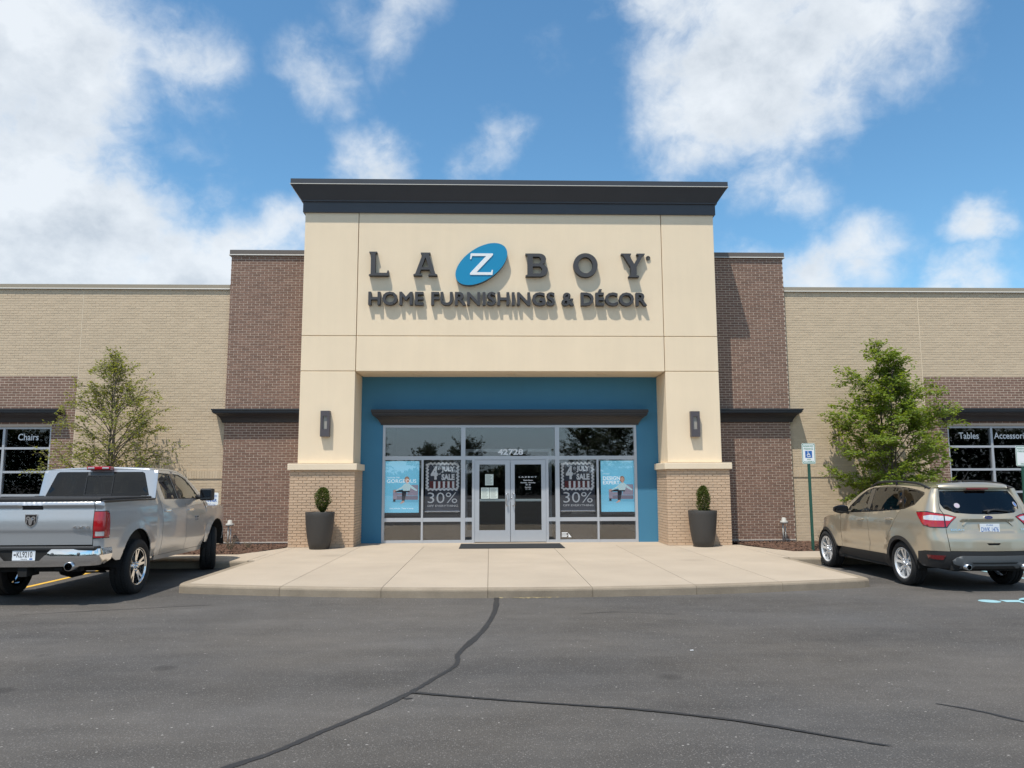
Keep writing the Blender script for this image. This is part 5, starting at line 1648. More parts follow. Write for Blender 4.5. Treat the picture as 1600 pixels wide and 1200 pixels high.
for nm, dd, ww, gl_, hx, hz in (('front_door', fd, wf, 'side_glass', 1.16, .985), ('rear_door', rd, wm, 'tint_glass', .22, 1.035)):
    ds = skin(SW, nm, [sx(dd)], [], GP, suv, grid=.05, step=.03)
    for o, sd_ in zip(ds, (1, -1)):
        skin(SW, 'window', [sx(ww)], [], gl_, o, (sd_,), rim=None, off=-.007, grid=.1)
        yy = SW.P(SX(hx + .09), hz, -.02)[1]
        h_ = MB().mat(GP).bbox(hx, hx + .19, min(sd_ * (yy - .03), sd_ * (yy + .012)), max(sd_ * (yy - .03), sd_ * (yy + .012)), hz - .016, hz + .016, .012)
        h_.mat('chrome').bbox(hx + .02, hx + .18, min(sd_ * (yy + .010), sd_ * (yy + .017)), max(sd_ * (yy + .010), sd_ * (yy + .017)), hz + .002, hz + .014, .003)
        h_.build('handle', o)
skin(SW, 'quarter_window', [sx(wq)], [], 'tint_glass', suv, rim=None, off=-.007)
# front wing, nose, bonnet
fw_ = [(2.08, .445)] + [p for p in AF[::-1]] + [(3.08, .46), (3.10, .60), (3.0, .72), (2.95, .90), (2.6, .985), (2.2, 1.03), (2.04, 1.04), (2.045, .95)]
skin(SW, 'front_wing', [sx(fw_)], [], GP, suv, grid=.05, step=.03)
n0, nL = SX(3.0), SW.L
skin(SW, 'headlamp', [[(n0 - .02, .73), (n0 + .40, .74), (n0 + .36, .84), (n0 - .06, .90)]], [], 'lamp_clear', suv)
skin(SW, 'grille', [[(n0 + .42, .60), (nL, .58), (nL, .86), (n0 + .39, .85)]], [], 'gloss_black', suv)
skin(SW, 'front_bumper', [[(n0 + .10, .46), (nL, .44), (nL, .57), (n0 + .41, .59), (n0 + .40, .73), (n0 + .0, .72), (n0 + .10, .60)]], [], GP, suv)
skin(SW, 'front_apron', [[(n0 + .10, .24), (nL, .24), (nL, .43), (n0 + .10, .45)]], [], 'black_plastic', suv)
loft_across(SW, [(SX(1.96), 1.055), (SX(2.1), 1.036), (SX(2.35), 1.012), (SX(2.6), .983), (SX(2.8), .945), (SX(2.95), .90), (n0 + .3, .875), (n0 + .5, .865), (nL - .1, .865)], .10, GP, 'bonnet', suv)
loft_across(SW, [(SX(x), z) for x, z in ((1.1, 1.56), (1.3, 1.525), (1.5, 1.445), (1.68, 1.34), (1.88, 1.19), (2.0, 1.09), (2.02, 1.06))], 0, 'side_glass', 'windscreen', suv, bow=.22)
# roof
roofpts = [(y, 1.548) for y in (0, .2, .4, .55, .68)] + [(.80, 1.534), (SX(-.50), 1.540), (SX(-.3), 1.556), (SX(.1), 1.572), (SX(.4), 1.582), (SX(.8), 1.578), (SX(1.1), 1.56)]
loft_across(SW, roofpts, .115, GP, 'roof', suv, n=18)
# hatch: lid with window, lip, number recess
hatch = [(-.632, .605), (.632, .605), (.652, .80), (.664, .95), (.648, .957), (.595, 1.012), (.49, 1.105), (.60, 1.132), (.672, 1.15), (.72, 1.21), (.752, 1.30), (.742, 1.42), (.722, 1.515), (.70, 1.535), (.4, 1.545), (-.4, 1.545), (-.70, 1.535), (-.722, 1.515), (-.742, 1.42), (-.752, 1.30), (-.72, 1.21), (-.672, 1.15), (-.60, 1.132), (-.49, 1.105), (-.595, 1.012), (-.648, .957), (-.664, .95), (-.652, .80)]
hw = [(-.50, 1.165), (-.25, 1.148), (0, 1.143), (.25, 1.148), (.50, 1.165), (.655, 1.225), (.722, 1.31), (.715, 1.42), (.685, 1.492), (.4, 1.498), (-.4, 1.498), (-.685, 1.492), (-.715, 1.42), (-.722, 1.31), (-.655, 1.225)]
slot = [(-.11, .722), (.11, .722), (.085, .692), (-.085, .692)]
hob = skin(SW, 'tail_hatch', [hatch], [hw, slot], GP, suv, (0,), grid=(.06, .022), step=.025)[0]
skin(SW, 'rear_window', [hw], [], 'tint_glass', hob, (0,), rim=None, off=-.003)
skin(SW, 'hatch_handle', [slot], [], 'under_black', hob, (0,), rim=None, off=-.015)
# raised brow over the number plate, recess below it
rec_ = [(-.37, 1.035), (-.30, 1.075), (.30, 1.075), (.37, 1.035), (.42, .985), (.40, .975), (.35, 1.02), (.285, 1.055), (-.285, 1.055), (-.35, 1.02), (-.40, .975), (-.42, .985)]
skin(SW, 'plate_brow', [rec_], [], GP, hob, (0,), off=.014, rim=.02, grid=.03, step=.03)
sp = MB().mat(GP)
pr_ = []
for k in range(15):
    y = -.70 + 1.40 * k / 14
    p = SW.P(y, 1.540); q = .055 * (1 - (y / .74) ** 6)
    pr_.append([(p[0] + .05, p[1], 1.585 + .045 * (1 - (y / .78) ** 2)), (p[0] - q * .4, p[1], 1.572 + .035 * (1 - (y / .78) ** 2)), (p[0] - q, p[1], 1.545 + .02 * (1 - (y / .78) ** 2)), (p[0] - q * .9, p[1], 1.520), (p[0] + .03, p[1], 1.505)])
sp.add([p for r_ in pr_ for p in r_], [(a * 5 + j_, (a + 1) * 5 + j_, (a + 1) * 5 + j_ + 1, a * 5 + j_ + 1) for a in range(14) for j_ in range(4)], True)
spo = sp.build('roof_spoiler', suv)
MB().mat('lamp_red_dark').bbox(-.675, -.60, -.17, .17, 1.512, 1.538, .008).build('high_brake_lamp', spo)
# lamps
inner_white = [(.54, 1.098), (.62, 1.115), (.90, 1.135), (SX(-.60), 1.115), (SX(-.62), 1.065), (.90, 1.055), (.60, 1.05)]
lo_ = skin(SW, 'tail_lamp', [TL], [inner_white, rect(.665, .95, .685, 1.20)], 'lamp_red', suv, off=.010, grid=.03, step=.025)
for o, sd_ in zip(lo_, (1, -1)):
    skin(SW, 'lamp_lens', [inner_white], [rect(.665, .95, .685, 1.20)], 'lamp_clear', o, (sd_,), off=.011, grid=.03, step=.025)
    cx_ = sum(p[0] for p in TL) / len(TL); cz_ = sum(p[1] for p in TL) / len(TL)
    skin(SW, 'lamp_bezel', [[(cx_ + (a - cx_) * 1.03, cz_ + (b - cz_) * 1.13) for a, b in TL]], [], 'gloss_black', o, (sd_,), off=.004, grid=.04)
# lower bumper, reflectors, skid plate
low = [(-SX(-.46), .575), (-SX(-.60), .590), (-.65, .598), (.65, .598), (SX(-.60), .590), (SX(-.46), .575), (SX(-.44), .42), (SX(-.50), .36), (.80, .34), (-.80, .34), (-SX(-.50), .36), (-SX(-.44), .42)]
lw = skin(SW, 'lower_bumper', [low], [], 'black_plastic', suv, (0,), off=.004, grid=.06, rim=.04)[0]
skd = [(-.62, .46), (-.56, .51), (-.48, .535), (.48, .535), (.56, .51), (.62, .46), (.60, .41), (.50, .375), (.52, .345), (.36, .345), (.30, .385), (-.30, .385), (-.36, .345), (-.52, .345), (-.50, .375), (-.60, .41)]
skin(SW, 'skid_plate', [skd], [], 'grey_plastic', lw, (0,), off=.022, grid=.05, rim=.03)
skin(SW, 'skid_groove', [[(-.36, .44), (.36, .44), (.33, .415), (-.33, .415)]], [], 'black_plastic', lw, (0,), off=.024, grid=.05, rim=.01)
for o, sd_ in zip(skin(SW, 'rear_reflector', [[(.70, .535), (.985, .535), (.965, .478), (.74, .468)]], [], 'lamp_red_dark', lw, off=.012, grid=.04), (1, -1)): pass
for s in (-1, 1):
    MB().mat('steel').lathe([(.036, -.12), (.042, -.12), (.044, .10), (.03, .10), (.034, -.06)], (-.88, s * .44, .375), 14, 'x').build('exhaust_tip', suv)
# cladding along the sills and round the wheels
skin(SW, 'sill_cladding', [sx([(.30, .24), (2.30, .24), (2.26, .30), (2.11, .445), (.44, .445), (.37, .30)])], [], 'black_plastic', suv, rim=.05, off=.004)
for ar, ari in ((AR, ARi), (AF, AFi)):
    skin(SW, 'arch_cladding', [sx(ar) + sx(ari[::-1])], [], 'black_plastic', suv, rim=.05, off=.012, step=.03, grid=.05)
# number plate, badges, stickers, wiper
xp = SW.P(0, .93)[0] - .012
pl = MB().mat('plate_white'); plate(pl, [rect(-.153, .848, .153, 1.005)], [], rear_fn(xp), .006)
pl.mat('plate_blue')
text(pl, 'DWK 1476', -.135, .135, .885, .955, rear_fn(xp - .0006), bold=.012); text(pl, 'PURE', -.05, .05, .975, .993, rear_fn(xp - .0006), bold=.02)
text(pl, 'ALL SEASONS', -.09, .09, .858, .874, rear_fn(xp - .0006), bold=.02)
pl.box(xp - .0008, xp - .0004, .10, .14, .858, .878); pl.box(xp - .0008, xp - .0004, -.14, -.10, .858, .878)
pl.build('licence_plate', suv)
xo = SW.P(0, 1.095)[0] - .006
em = MB().mat('chrome'); plate(em, [circ(0, 1.098, .068, .028, 26)], [], rear_fn(xo), .02)
em.mat('badge_blue'); plate(em, [circ(0, 1.098, .061, .0225, 26)], [], rear_fn(xo - .002), .002)
em.mat('chrome'); text(em, 'Ford', -.04, .04, 1.085, 1.112, rear_fn(xo - .0028), bold=.0)
em.build('maker_badge', suv)
for txt, y0, y1, nm in (('ESCAPE', -.60, -.40, 'name_badge'), ('SE', .52, .60, 'trim_badge')):
    b_ = MB().mat('chrome')
    v_, f_ = text_geo(txt, .02, 1.2)
    ax_, bx2 = min(p[0] for p in v_), max(p[0] for p in v_); ay_, by_ = min(p[1] for p in v_), max(p[1] for p in v_)
    b_.add([SW.P(-(y0 + (p[0] - ax_) / (bx2 - ax_) * (y1 - y0)), .905 + (p[1] - ay_) / (by_ - ay_) * .026, -.012) for p in v_], f_, False)
    b_.build(nm, suv)
def disc_on(y, z, ry, rz, mat, name, off):
    b_ = MB().mat(mat); surf(b_, [circ(y, z, ry, rz, 16)], [], lambda u, v, d: SW.P(u, v, -off), None, None, None, smooth=False)
    return b_.build(name, hob)
disc_on(.44, 1.275, .045, .038, 'sticker', 'round_sticker', .006); disc_on(.44, 1.275, .035, .028, 'print_sofa', 'sticker_print', .008)
disc_on(-.62, 1.29, .035, .038, 'sticker', 'round_sticker', .006); disc_on(-.62, 1.29, .02, .03, 'plate_blue', 'sticker_print', .008)
p0, p1, p2 = SW.P(0.0, 1.17, -.02), SW.P(-.14, 1.215, -.03), SW.P(-.40, 1.185, -.02)
MB().mat('black_plastic').tube([p0, SW.P(-.05, 1.20, -.03), p1], .014, 6).tube([SW.P(.05, 1.195, -.02), SW.P(-.12, 1.21, -.024), p2], .011, 6).build('rear_wiper', hob)
# roof rails, aerial, mirrors
for s in (-1, 1):
    rl = MB().mat('black_plastic')
    pts = []
    for k in range(17):
        x = -.52 + 1.95 * k / 16
        t = k / 16
        zb = lerp_tab([(-.5, 1.545), (-.3, 1.562), (.1, 1.585), (.4, 1.60), (.8, 1.596), (1.1, 1.578), (1.45, 1.50)], x)
        pts.append((x, s * (.665 - .03 * t), zb + .055 * min(1, 6 * t, 6 * (1 - t)) - .01))
    rl.tube(pts, .019, 8)
    for k in (1, 8, 15):
        rl.tube([pts[k], (pts[k][0], pts[k][1], pts[k][2] - .07)], .02, 6)
    rl.build('roof_rail', suv)
    yy = SW.P(SX(1.75), 1.10)[1]
    m_ = MB().mat('gloss_black')
    cx, cy, cz = 1.70, s * (yy + .16), 1.14
    rows = []
    for i in range(9):
        a = PI * i / 8
        rows.append([(cx + .10 * math.sin(a) * (.3 + .7 * (1 if True else 0)) - .02 + .06 * math.sin(a), cy + s * (-.14 * math.cos(a)), 0)])
    sh_ = []
    for i in range(10):
        t = i / 9; y = cy + s * (-.13 + .26 * t); h = .078 * math.sin(PI * (.16 + .70 * t)) ** .6; dpt = .10 * math.sin(PI * (.15 + .72 * t)) ** .7
        sh_.append([(cx - .01, y, cz - h), (cx + dpt * .8, y, cz - h * .7), (cx + dpt, y, cz), (cx + dpt * .8, y, cz + h * .75), (cx - .01, y, cz + h), (cx - .015, y, cz)])
    m_.add([p for r_ in sh_ for p in r_], [(a * 6 + j_, (a + 1) * 6 + j_, (a + 1) * 6 + (j_ + 1) % 6, a * 6 + (j_ + 1) % 6) for a in range(9) for j_ in range(6)] + [tuple(range(6)), tuple(54 + j_ for j_ in range(6))], True)
    m_.mat('black_plastic').tube([(1.72, s * (yy - .01), 1.075), (1.73, s * (yy + .06), 1.09)], .03, 6)
    mo_ = m_.build('door_mirror', suv)
    MB().mat('gloss_black').box(cx - .0185, cx - .0165, min(cy - .11, cy + .11), max(cy - .11, cy + .11), cz - .055, cz + .055).build('mirror_glass', mo_)
MB().mat('black_plastic').tube([(-.30, 0, 1.635), (-.33, 0, 1.66), (-.48, 0, 1.80)], [.02, .008, .004], 6).lathe([(.0, 1.655), (.03, 1.65), (.05, 1.62)], (-.28, 0, 0), 12).build('roof_aerial', suv)
for (x, s) in ((0, 1), (0, -1), (2.69, 1), (2.69, -1)):
    make_wheel(suv, .345, .235, .240, 'twin', 'alloy', (x, s * .785, .345), s, 0)
    lin = MB().mat('under_black')
    ar = arch(x, .345, .40, .40, .30, 14)
    lin.add([(a, s * .87, b) for a, b in ar] + [(a, s * .55, b) for a, b in ar], [(i, i + 1, len(ar) + i + 1, len(ar) + i) for i in range(len(ar) - 1)] + [tuple(range(len(ar), 2 * len(ar)))])
    lin.build('wheel_liner', suv)
ub = MB().mat('under_black')
ub.box(-.80, 3.2, -.55, .55, .30, .42); ub.box(.45, 2.25, -.84, .84, .25, .40)
ub.tube([(0, -.7, .33), (0, .7, .33)], .05, 8); ub.box(-.84, -.5, -.62, .62, .32, .42)
ub.build('underbody', suv)
inn = MB().mat('car_seat')
inn.box(-.4, 2.2, -.80, .80, .42, .85); inn.box(1.75, 2.05, -.80, .80, .85, 1.03); inn.box(-.75, -.25, -.7, .7, .6, .98)
for x in (.05, .95):
    for y in (-.38, .38):
        inn.bbox(x, x + .16, y - .23, y + .23, .80, 1.26, .05); inn.bbox(x + .03, x + .12, y - .12, y + .12, 1.28, 1.44, .04)
inn.lathe([(.16, -.012), (.18, 0), (.16, .012)], (1.62, .38, 1.06), 18, 'x')
inn.build('cabin_interior', suv)
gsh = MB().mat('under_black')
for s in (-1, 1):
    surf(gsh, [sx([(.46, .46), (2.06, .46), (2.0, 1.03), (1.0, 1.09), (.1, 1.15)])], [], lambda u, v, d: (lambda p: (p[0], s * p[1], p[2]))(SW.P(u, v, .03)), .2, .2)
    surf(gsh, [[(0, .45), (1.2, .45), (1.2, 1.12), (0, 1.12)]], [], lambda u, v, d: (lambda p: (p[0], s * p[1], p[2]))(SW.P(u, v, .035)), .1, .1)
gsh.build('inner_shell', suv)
# ------------------------------------------------------------------ planters and topiary
PLANT = [((-4.482, -.52), 'leftmost'), ((4.515, -.47), 'rightmost')]
for i, ((px, py), _) in enumerate(PLANT):
    p = empty('planter', (px, py, ZW))
    setp(p, 'tall tapered charcoal planter in front of the ' + ('pier nearer the silver pickup' if i == 0 else 'pier nearer the gold SUV'), 'planter', 'planters flanking the entrance')
    MB().mat('planter').lathe([(.0, .0), (.215, .0), (.228, .012), (.262, .15), (.295, .34), (.318, .55), (.332, .75), (.338, .838), (.335, .845), (.315, .845), (.308, .83), (.300, .74)], n=48).build('pot', p)
    MB().mat('soil').lathe([(.0, .76), (.15, .765), (.303, .75)], n=24).build('soil', p)
    sh = empty('topiary_shrub', (px + (.05 if i == 0 else .03), py, ZW + .76))
    setp(sh, ('egg shaped clipped shrub narrowing to a bare stem in its planter' if i == 0 else 'columnar clipped shrub filling straight up from its planter'), 'shrub', 'shrubs in the entrance planters')
    MB().mat('bark').tube([(0, 0, -.02), (.01, 0, .15), (0, .01, .4)], [.018, .014, .008], 6).tube([(0, 0, .05), (-.03, 0, .18)], [.012, .006], 5).tube([(0, 0, .03), (.035, .01, .2)], [.012, .006], 5).build('stem', sh)
    rg = random.Random(70 + i)
    lf = MB().mat('leaf_topiary')
    prof = [(.08, .03), (.16, .09), (.28, .145), (.42, .16), (.52, .14), (.60, .09), (.64, .03)] if i == 0 else [(.05, .10), (.15, .135), (.30, .14), (.45, .13), (.55, .11), (.62, .06), (.65, .02)]
    for k in range(3800):
        z = prof[0][0] + (prof[-1][0] - prof[0][0]) * rg.random() ** .9
        a = rg.uniform(0, 2 * PI)
        rr_ = lerp_tab(prof, z) * (1 + .16 * math.sin(a * 3 + z * 22 + i) + .10 * math.sin(a * 7 - z * 41)) * (rg.random() ** .30) * rg.uniform(.9, 1.1)
        c = Vector((rr_ * math.cos(a), rr_ * math.sin(a), z))
        o_ = Vector((math.cos(a), math.sin(a), rg.uniform(.1, 1.2))).normalized()
        d = (o_ + Vector((rg.uniform(-.8, .8), rg.uniform(-.8, .8), rg.uniform(-.5, .8)))).normalized()
        s_ = d.cross(Vector((rg.uniform(-1, 1), rg.uniform(-1, 1), rg.uniform(-1, 1)))).normalized()
        l, w = rg.uniform(.022, .042), rg.uniform(.007, .012)
        lf.add([c, c + d * l * .5 + s_ * w, c + d * l, c + d * l * .5 - s_ * w], [(0, 1, 2, 3)])
    lf.build('foliage', sh)

# door mat
m = MB().mat('mat_rubber').bbox(-1.24, 1.22, -.72, .62, ZW + .002, ZW + .014, .004)
o = m.build('door_mat'); setp(o, 'black rubber entrance mat lying in front of the glass doors', 'mat')

# ------------------------------------------------------------------ posters and banners behind the glass
PY = 1.20
def person_sofa(mb, flip, x0, z0, s):
    """flat print: seated figure on a sofa"""
    q = lambda P: [(x0 + (-(x) if flip else x) * s, z0 + z * s) for x, z in P]
    layers = []
    L = lambda mat, P, k: (mb.mat(mat), surf(mb, [q(P)], [], facade_fn(PY - .003 - .0012 * k), smooth=False))
    L('poster_blue_dark', [(-.30, -.02), (.55, -.02), (.55, .06), (-.25, .05)], 0)
    L('print_sofa_dark', [(-.18, .06), (.52, .06), (.52, .18), (-.18, .18)], 1)
    L('print_sofa', [(.18, .20), (.52, .20), (.52, .52), (.30, .52), (.22, .48)], 2)
    L('print_sofa', [(-.26, .08), (-.14, .08), (-.14, .36), (-.20, .38), (-.26, .36)], 3)
    L('print_sofa', [(-.14, .19), (.17, .19), (.17, .28), (-.14, .28)], 4)
    L('print_sofa', [(.185, .19), (.52, .19), (.52, .28), (.185, .28)], 4)
    L('ink', [(-.25, .0), (-.18, .0), (-.18, .08), (-.25, .08)], 5)
    L('print_trousers', [(-.20, .30), (.25, .30), (.28, .37), (.05, .37), (-.20, .35)], 6)
    L('print_trousers', [(.02, .33), (.16, .33), (.13, .15), (.10, .0), (.02, .0)], 7)
    L('print_skin', [(-.01, -.06), (.09, -.02), (.10, .03), (.04, .03), (-.04, -.05)], 8)
    L('print_shirt', [(.05, .34), (.26, .34), (.29, .47), (.26, .55), (.18, .58), (.09, .55), (.05, .47)], 9)
    L('print_shirt', [(.26, .54), (.34, .48), (.50, .36), (.46, .33), (.30, .42)], 10)
    L('print_shirt', [(.09, .55), (.0, .46), (-.18, .36), (-.16, .33), (.02, .40), (.12, .46)], 10)
    L('print_skin', [(-.24, .36), (-.16, .37), (-.18, .32), (-.25, .29)], 11)
    L('print_hair', circ(.17, .685, .078, .10, 16), 12)
    L('print_skin', circ(.175, .675, .052, .068, 14), 13)
    L('print_skin', [(.15, .57), (.21, .57), (.20, .63), (.16, .63)], 13)
    return mb
def blue_poster(x0, x1, z0, z1, lines, small, flip, label):
    e = empty('display_screen', ((x0 + x1) / 2, PY, z0)); setp(e, label, 'screen', 'lit screens in the entrance windows')
    inv = lambda o: in_parent(o, e)
    inv(MB().mat('poster_blue').box(x0, x1, PY, PY + .02, z0, z1).build('screen'))
    inv(MB().mat('screen_bezel').bbox(x0 - .05, x1 + .05, PY + .004, PY + .09, z0 - .07, z1 + .05, .01).build('bezel'))
    mb = MB(); W_ = x1 - x0
    person_sofa(mb, flip, x0 + W_ * (.48 if not flip else .62), z0 + (z1 - z0) * .21, W_ * .95)
    # keep the print inside the board
    mb.v = [(min(max(a, x0 + .004), x1 - .004), b, min(max(c, z0), z1)) for a, b, c in mb.v]
    inv(mb.build('printed_figure'))
    t_ = MB().mat('screen_white')
    for s_, a, b, c, d, bo in lines:
        text(t_, s_, x0 + W_ * a, x0 + W_ * b, z0 + (z1 - z0) * c, z0 + (z1 - z0) * d, facade_fn(PY - .022), bold=bo)
    inv(t_.build('screen_lettering'))
def sale_banner(x0, x1, z0, z1, label):
    e = empty('sale_banner', ((x0 + x1) / 2, PY, ZW)); setp(e, label, 'banner', 'sale banners in the entrance windows')
    inv = lambda o: in_parent(o, e)
    inv(MB().mat('poster_dark').box(x0, x1, PY, PY + .008, z0, z1).build('banner_sheet'))
    W_, H_ = x1 - x0, z1 - z0
    P = lambda a, b: (x0 + W_ * a, z0 + H_ * b)
    f1, f2 = facade_fn(PY - .002), facade_fn(PY - .004)
    w = MB().mat('poster_white')
    n_ = 12                                  # scalloped stamp border
    def seg(a, b, k):
        for i in range(k):
            t = (i + .5) / k
            c = (a[0] + (b[0] - a[0]) * t, a[1] + (b[1] - a[1]) * t)
            o_ = .016 if i % 2 else -.016
            dx, dz = (0, o_) if abs(b[0] - a[0]) > abs(b[1] - a[1]) else (o_, 0)
            surf(w, [circ(c[0] + dx * .7, c[1] + dz * .7, .032, .032, 8)], [], facade_fn(PY - .002 - .0006 * (i % 3)), smooth=False)
    seg(P(.07, .955), P(.93, .955), 15); seg(P(.07, .435), P(.93, .435), 15); seg(P(.06, .44), P(.06, .95), 15); seg(P(.94, .44), P(.94, .95), 15)
    def tx(s_, a, b, c, d, bo=.02):
        p, q = P(a, c), P(b, d)
        text(w, s_, p[0], q[0], p[1], q[1], f2, bold=bo)
    tx('4', .16, .36, .63, .90, .05); tx('th', .37, .46, .83, .89, .01); tx('of', .37, .45, .73, .77, .01); tx('JULY', .47, .85, .77, .90, .05); tx('SALE', .47, .85, .62, .745, .05)
    for i in range(5):
        a = .24 + i * .135
        p, q = P(a, .46), P(a + .062, .595)
        w.box(p[0], q[0], PY - .0055, PY - .005, p[1], q[1])
    tx('30%', .08, .93, .155, .37, -.005); tx('OFF EVERYTHING', .07, .95, .08, .12, .0)
    inv(w.build('banner_lettering'))
    r_ = MB().mat('poster_red'); p, q = P(.13, .46), P(.87, .60); r_.box(p[0], q[0], PY - .0035, PY - .003, p[1], q[1])
    inv(r_.build('printed_stripes'))
    b = MB().mat('steel').bbox(x0 - .01, x1 + .01, PY - .02, PY + .06, z0 - .035, z0 + .0, .01)
    b.tube([(x0 + .1, PY, z0 - .03), (x0 - .02, PY + .10, z0 - .09)], .008, 6).tube([(x1 - .1, PY, z0 - .03), (x1 + .02, PY + .10, z0 - .09)], .008, 6)
    inv(MB().mat('interior_dark').box(x0 - .03, x1 + .03, PY - .02, PY + .25, ZW, z0 - .092).build('plinth'))
    inv(b.build('banner_stand'))
blue_poster(-3.21, -2.345, .885, 2.20, [('GORGEOUS', .05, .92, .575, .645, .0), ('CHOOSE THE', .06, .42, .665, .69, .0), ('Stay inside. Take it easy.', .14, .86, .065, .095, .0)], None, False, 'upright blue screen showing a seated figure, reading GORGEOUS in the window')
blue_poster(2.35, 3.21, .885, 2.20, [('DESIGN', .06, .58, .62, .69, .02), ('EXPERT', .06, .56, .535, .605, .02), ("I'M NO", .06, .26, .73, .75, .0)], None, False, 'upright blue screen showing a seated figure, reading DESIGN EXPERT in the window')
sale_banner(-2.19, -1.30, .93, 2.185, 'dark sale banner with striped stamp beside the GORGEOUS screen')
sale_banner(1.30, 2.19, .93, 2.185, 'dark sale banner with striped stamp beside the DESIGN EXPERT screen')
# pale chair inside
ch = empty('upholstered_chair', (2.05, 2.35, ZW)); setp(ch, 'pale upholstered chair inside the shop behind the right sale banner', 'chair')
MB().mat('pipe_grey').bbox(-.32, .32, -.30, .30, .30, .46, .05).build('seat', ch)
MB().mat('pipe_grey').bbox(-.32, .32, .20, .34, .46, 1.0, .05).build('backrest', ch)
for s in (-1, 1):
    MB().mat('pipe_grey').bbox(min(s * .31, s * .42), max(s * .31, s * .42), -.30, .30, .25, .66, .04).build('armrest', ch)
    for y in (-.25, .28):
        MB().mat('ink').tube([(s * .33, y, 0), (s * .31, y, .30)], [.015, .024], 6).build('leg', ch)

# ------------------------------------------------------------------ parking signs
def park_sign(x, y, zt, kind, label, tilt=0.0, zb=.1):
    e = empty('parking_sign', (x, y, zb)); e.rotation_euler = (0, tilt, 0)
    setp(e, label, 'sign', 'parking signs by the beds')
    h = zt - zb
    wd, ht = .152, .46
    if kind != 'white':
        MB().mat('post_green').box(-.022, .022, .006, .040, 0, h + .0 - ht + .06).box(-.034, .034, .018, .022, 0, h - ht + .06).build('post', e)
    else:
        MB().mat('pipe_grey').tube([(0, .02, 0), (0, .02, h)], .02, 8).build('post', e)
        wd, ht = .16, .34
    sg = MB().mat('sign_white'); rr = [(-wd + .02, h - ht), (wd - .02, h - ht), (wd, h - ht + .02), (wd, h - .02), (wd - .02, h), (-wd + .02, h), (-wd, h - .02), (-wd, h - ht + .02)]
    plate(sg, [rr], [], facade_fn(0), .003)
    pnl = sg.build('panel', e)
    pr_ = MB()
    f1, f2 = facade_fn(-.001), facade_fn(-.002)
    if kind == 'white':
        pr_.mat('sign_blue'); text(pr_, 'RESERVED', -.13, .13, h - .10, h - .05, f1, bold=.02); text(pr_, 'WINNER', -.13, .13, h - .20, h - .13, f1, bold=.03); text(pr_, 'PARKING', -.13, .13, h - .29, h - .25, f1, bold=.02)
    else:
        pr_.mat('sign_green')
        ins = lambda k: [(a * (1 - k / wd), h - ht / 2 + (b - h + ht / 2) * (1 - k / (ht / 2))) for a, b in rr]
        surf(pr_, [ins(.008)], [ins(.02)], f1, smooth=False)
        text(pr_, 'RESERVED', -.115, .115, h - .085, h - .045, f1, bold=.02); text(pr_, 'PARKING', -.105, .105, h - .145, h - .105, f1, bold=.02)
        if kind == 'wheel':
            pr_.mat('sign_blue').box(-.078, .078, -.0015, -.001, h - .325, h - .17)
            pr_.mat('sign_white'); isa_mesh(pr_, 0.0, h - .247, .135, f2)
            pr_.mat('sign_green'); text(pr_, 'VAN', -.045, .045, h - .375, h - .345, f1, bold=.02); text(pr_, 'ACCESSIBLE', -.115, .115, h - .43, h - .395, f1, bold=.02)
        else:
            pr_.mat('white_sheet').box(-.10, .10, -.0015, -.001, h - .36, h - .17)
            pr_.mat('sign_green'); text(pr_, 'ONLY', -.05, .05, h - .425, h - .39, f1, bold=.02)
    pr_.build('print', pnl)
park_sign(6.655, -1.62, 2.50, 'wheel', 'reserved parking sign with blue wheelchair symbol on a green post')
park_sign(11.52, -1.62, 2.435, 'plain', 'reserved parking sign with a blank white square behind the gold SUV', R(1.2))
park_sign(-6.60, -1.70, 1.445, 'white', 'low white reserved sign half hidden by the pickup door mirror')

# hose bibs at the foot of the towers
for s, x in ((-1, -6.99), (1, 6.94)):
    e = empty('standpipe', (x, .80, .12)); setp(e, 'grey standpipe with a capped head at the foot of the ' + ('tower behind the pickup' if s < 0 else 'tower beside the accessible sign'), 'pipe', 'standpipes at the towers')
    MB().mat('pipe_grey').tube([(-.03, 0, 0), (-.03, 0, .50)], .022, 8).tube([(.03, 0, 0), (.03, 0, .40)], .014, 8).build('pipe', e)
    MB().mat('pipe_grey').lathe([(.0, .0), (.085, .0), (.10, .02), (.10, .05), (.06, .075), (.05, .14), (.03, .15), (.0, .15)], (0, 0, .47), 14).build('valve_head', e)

# bare twiggy plants in the beds
for i, (x, y, h) in enumerate(((-6.45, -.75, .32), (-6.15, -.4, .18), (7.35, -.75, .42), (7.15, -1.1, .3))):
    rg = random.Random(200 + i)
    t_ = MB().mat('dry_twig')
    for k in range(26):
        a = rg.uniform(0, 2 * PI); q = rg.uniform(.3, 1)
        p0 = Vector((rg.uniform(-.03, .03), rg.uniform(-.03, .03), 0)); p1 = p0 + Vector((math.cos(a) * h * .35 * q, math.sin(a) * h * .35 * q, h * .6)); p2 = p1 + Vector((math.cos(a + rg.uniform(-.8, .8)) * h * .3, math.sin(a) * h * .3, h * rg.uniform(.1, .5)))
        t_.tube([p0, p1, p2], [.005, .0035, .0015], 4, cap=False)
    o = t_.build('twiggy_plant'); o.location = (x, y, .12)
    setp(o, ('taller dry bare plant in the mulch behind the pickup', 'low dry bare plant in the mulch near the brick pier', 'taller dry bare plant beside the accessible sign post', 'low dry bare plant just in front of the accessible sign post')[i], 'plant', 'dry plants in the beds')
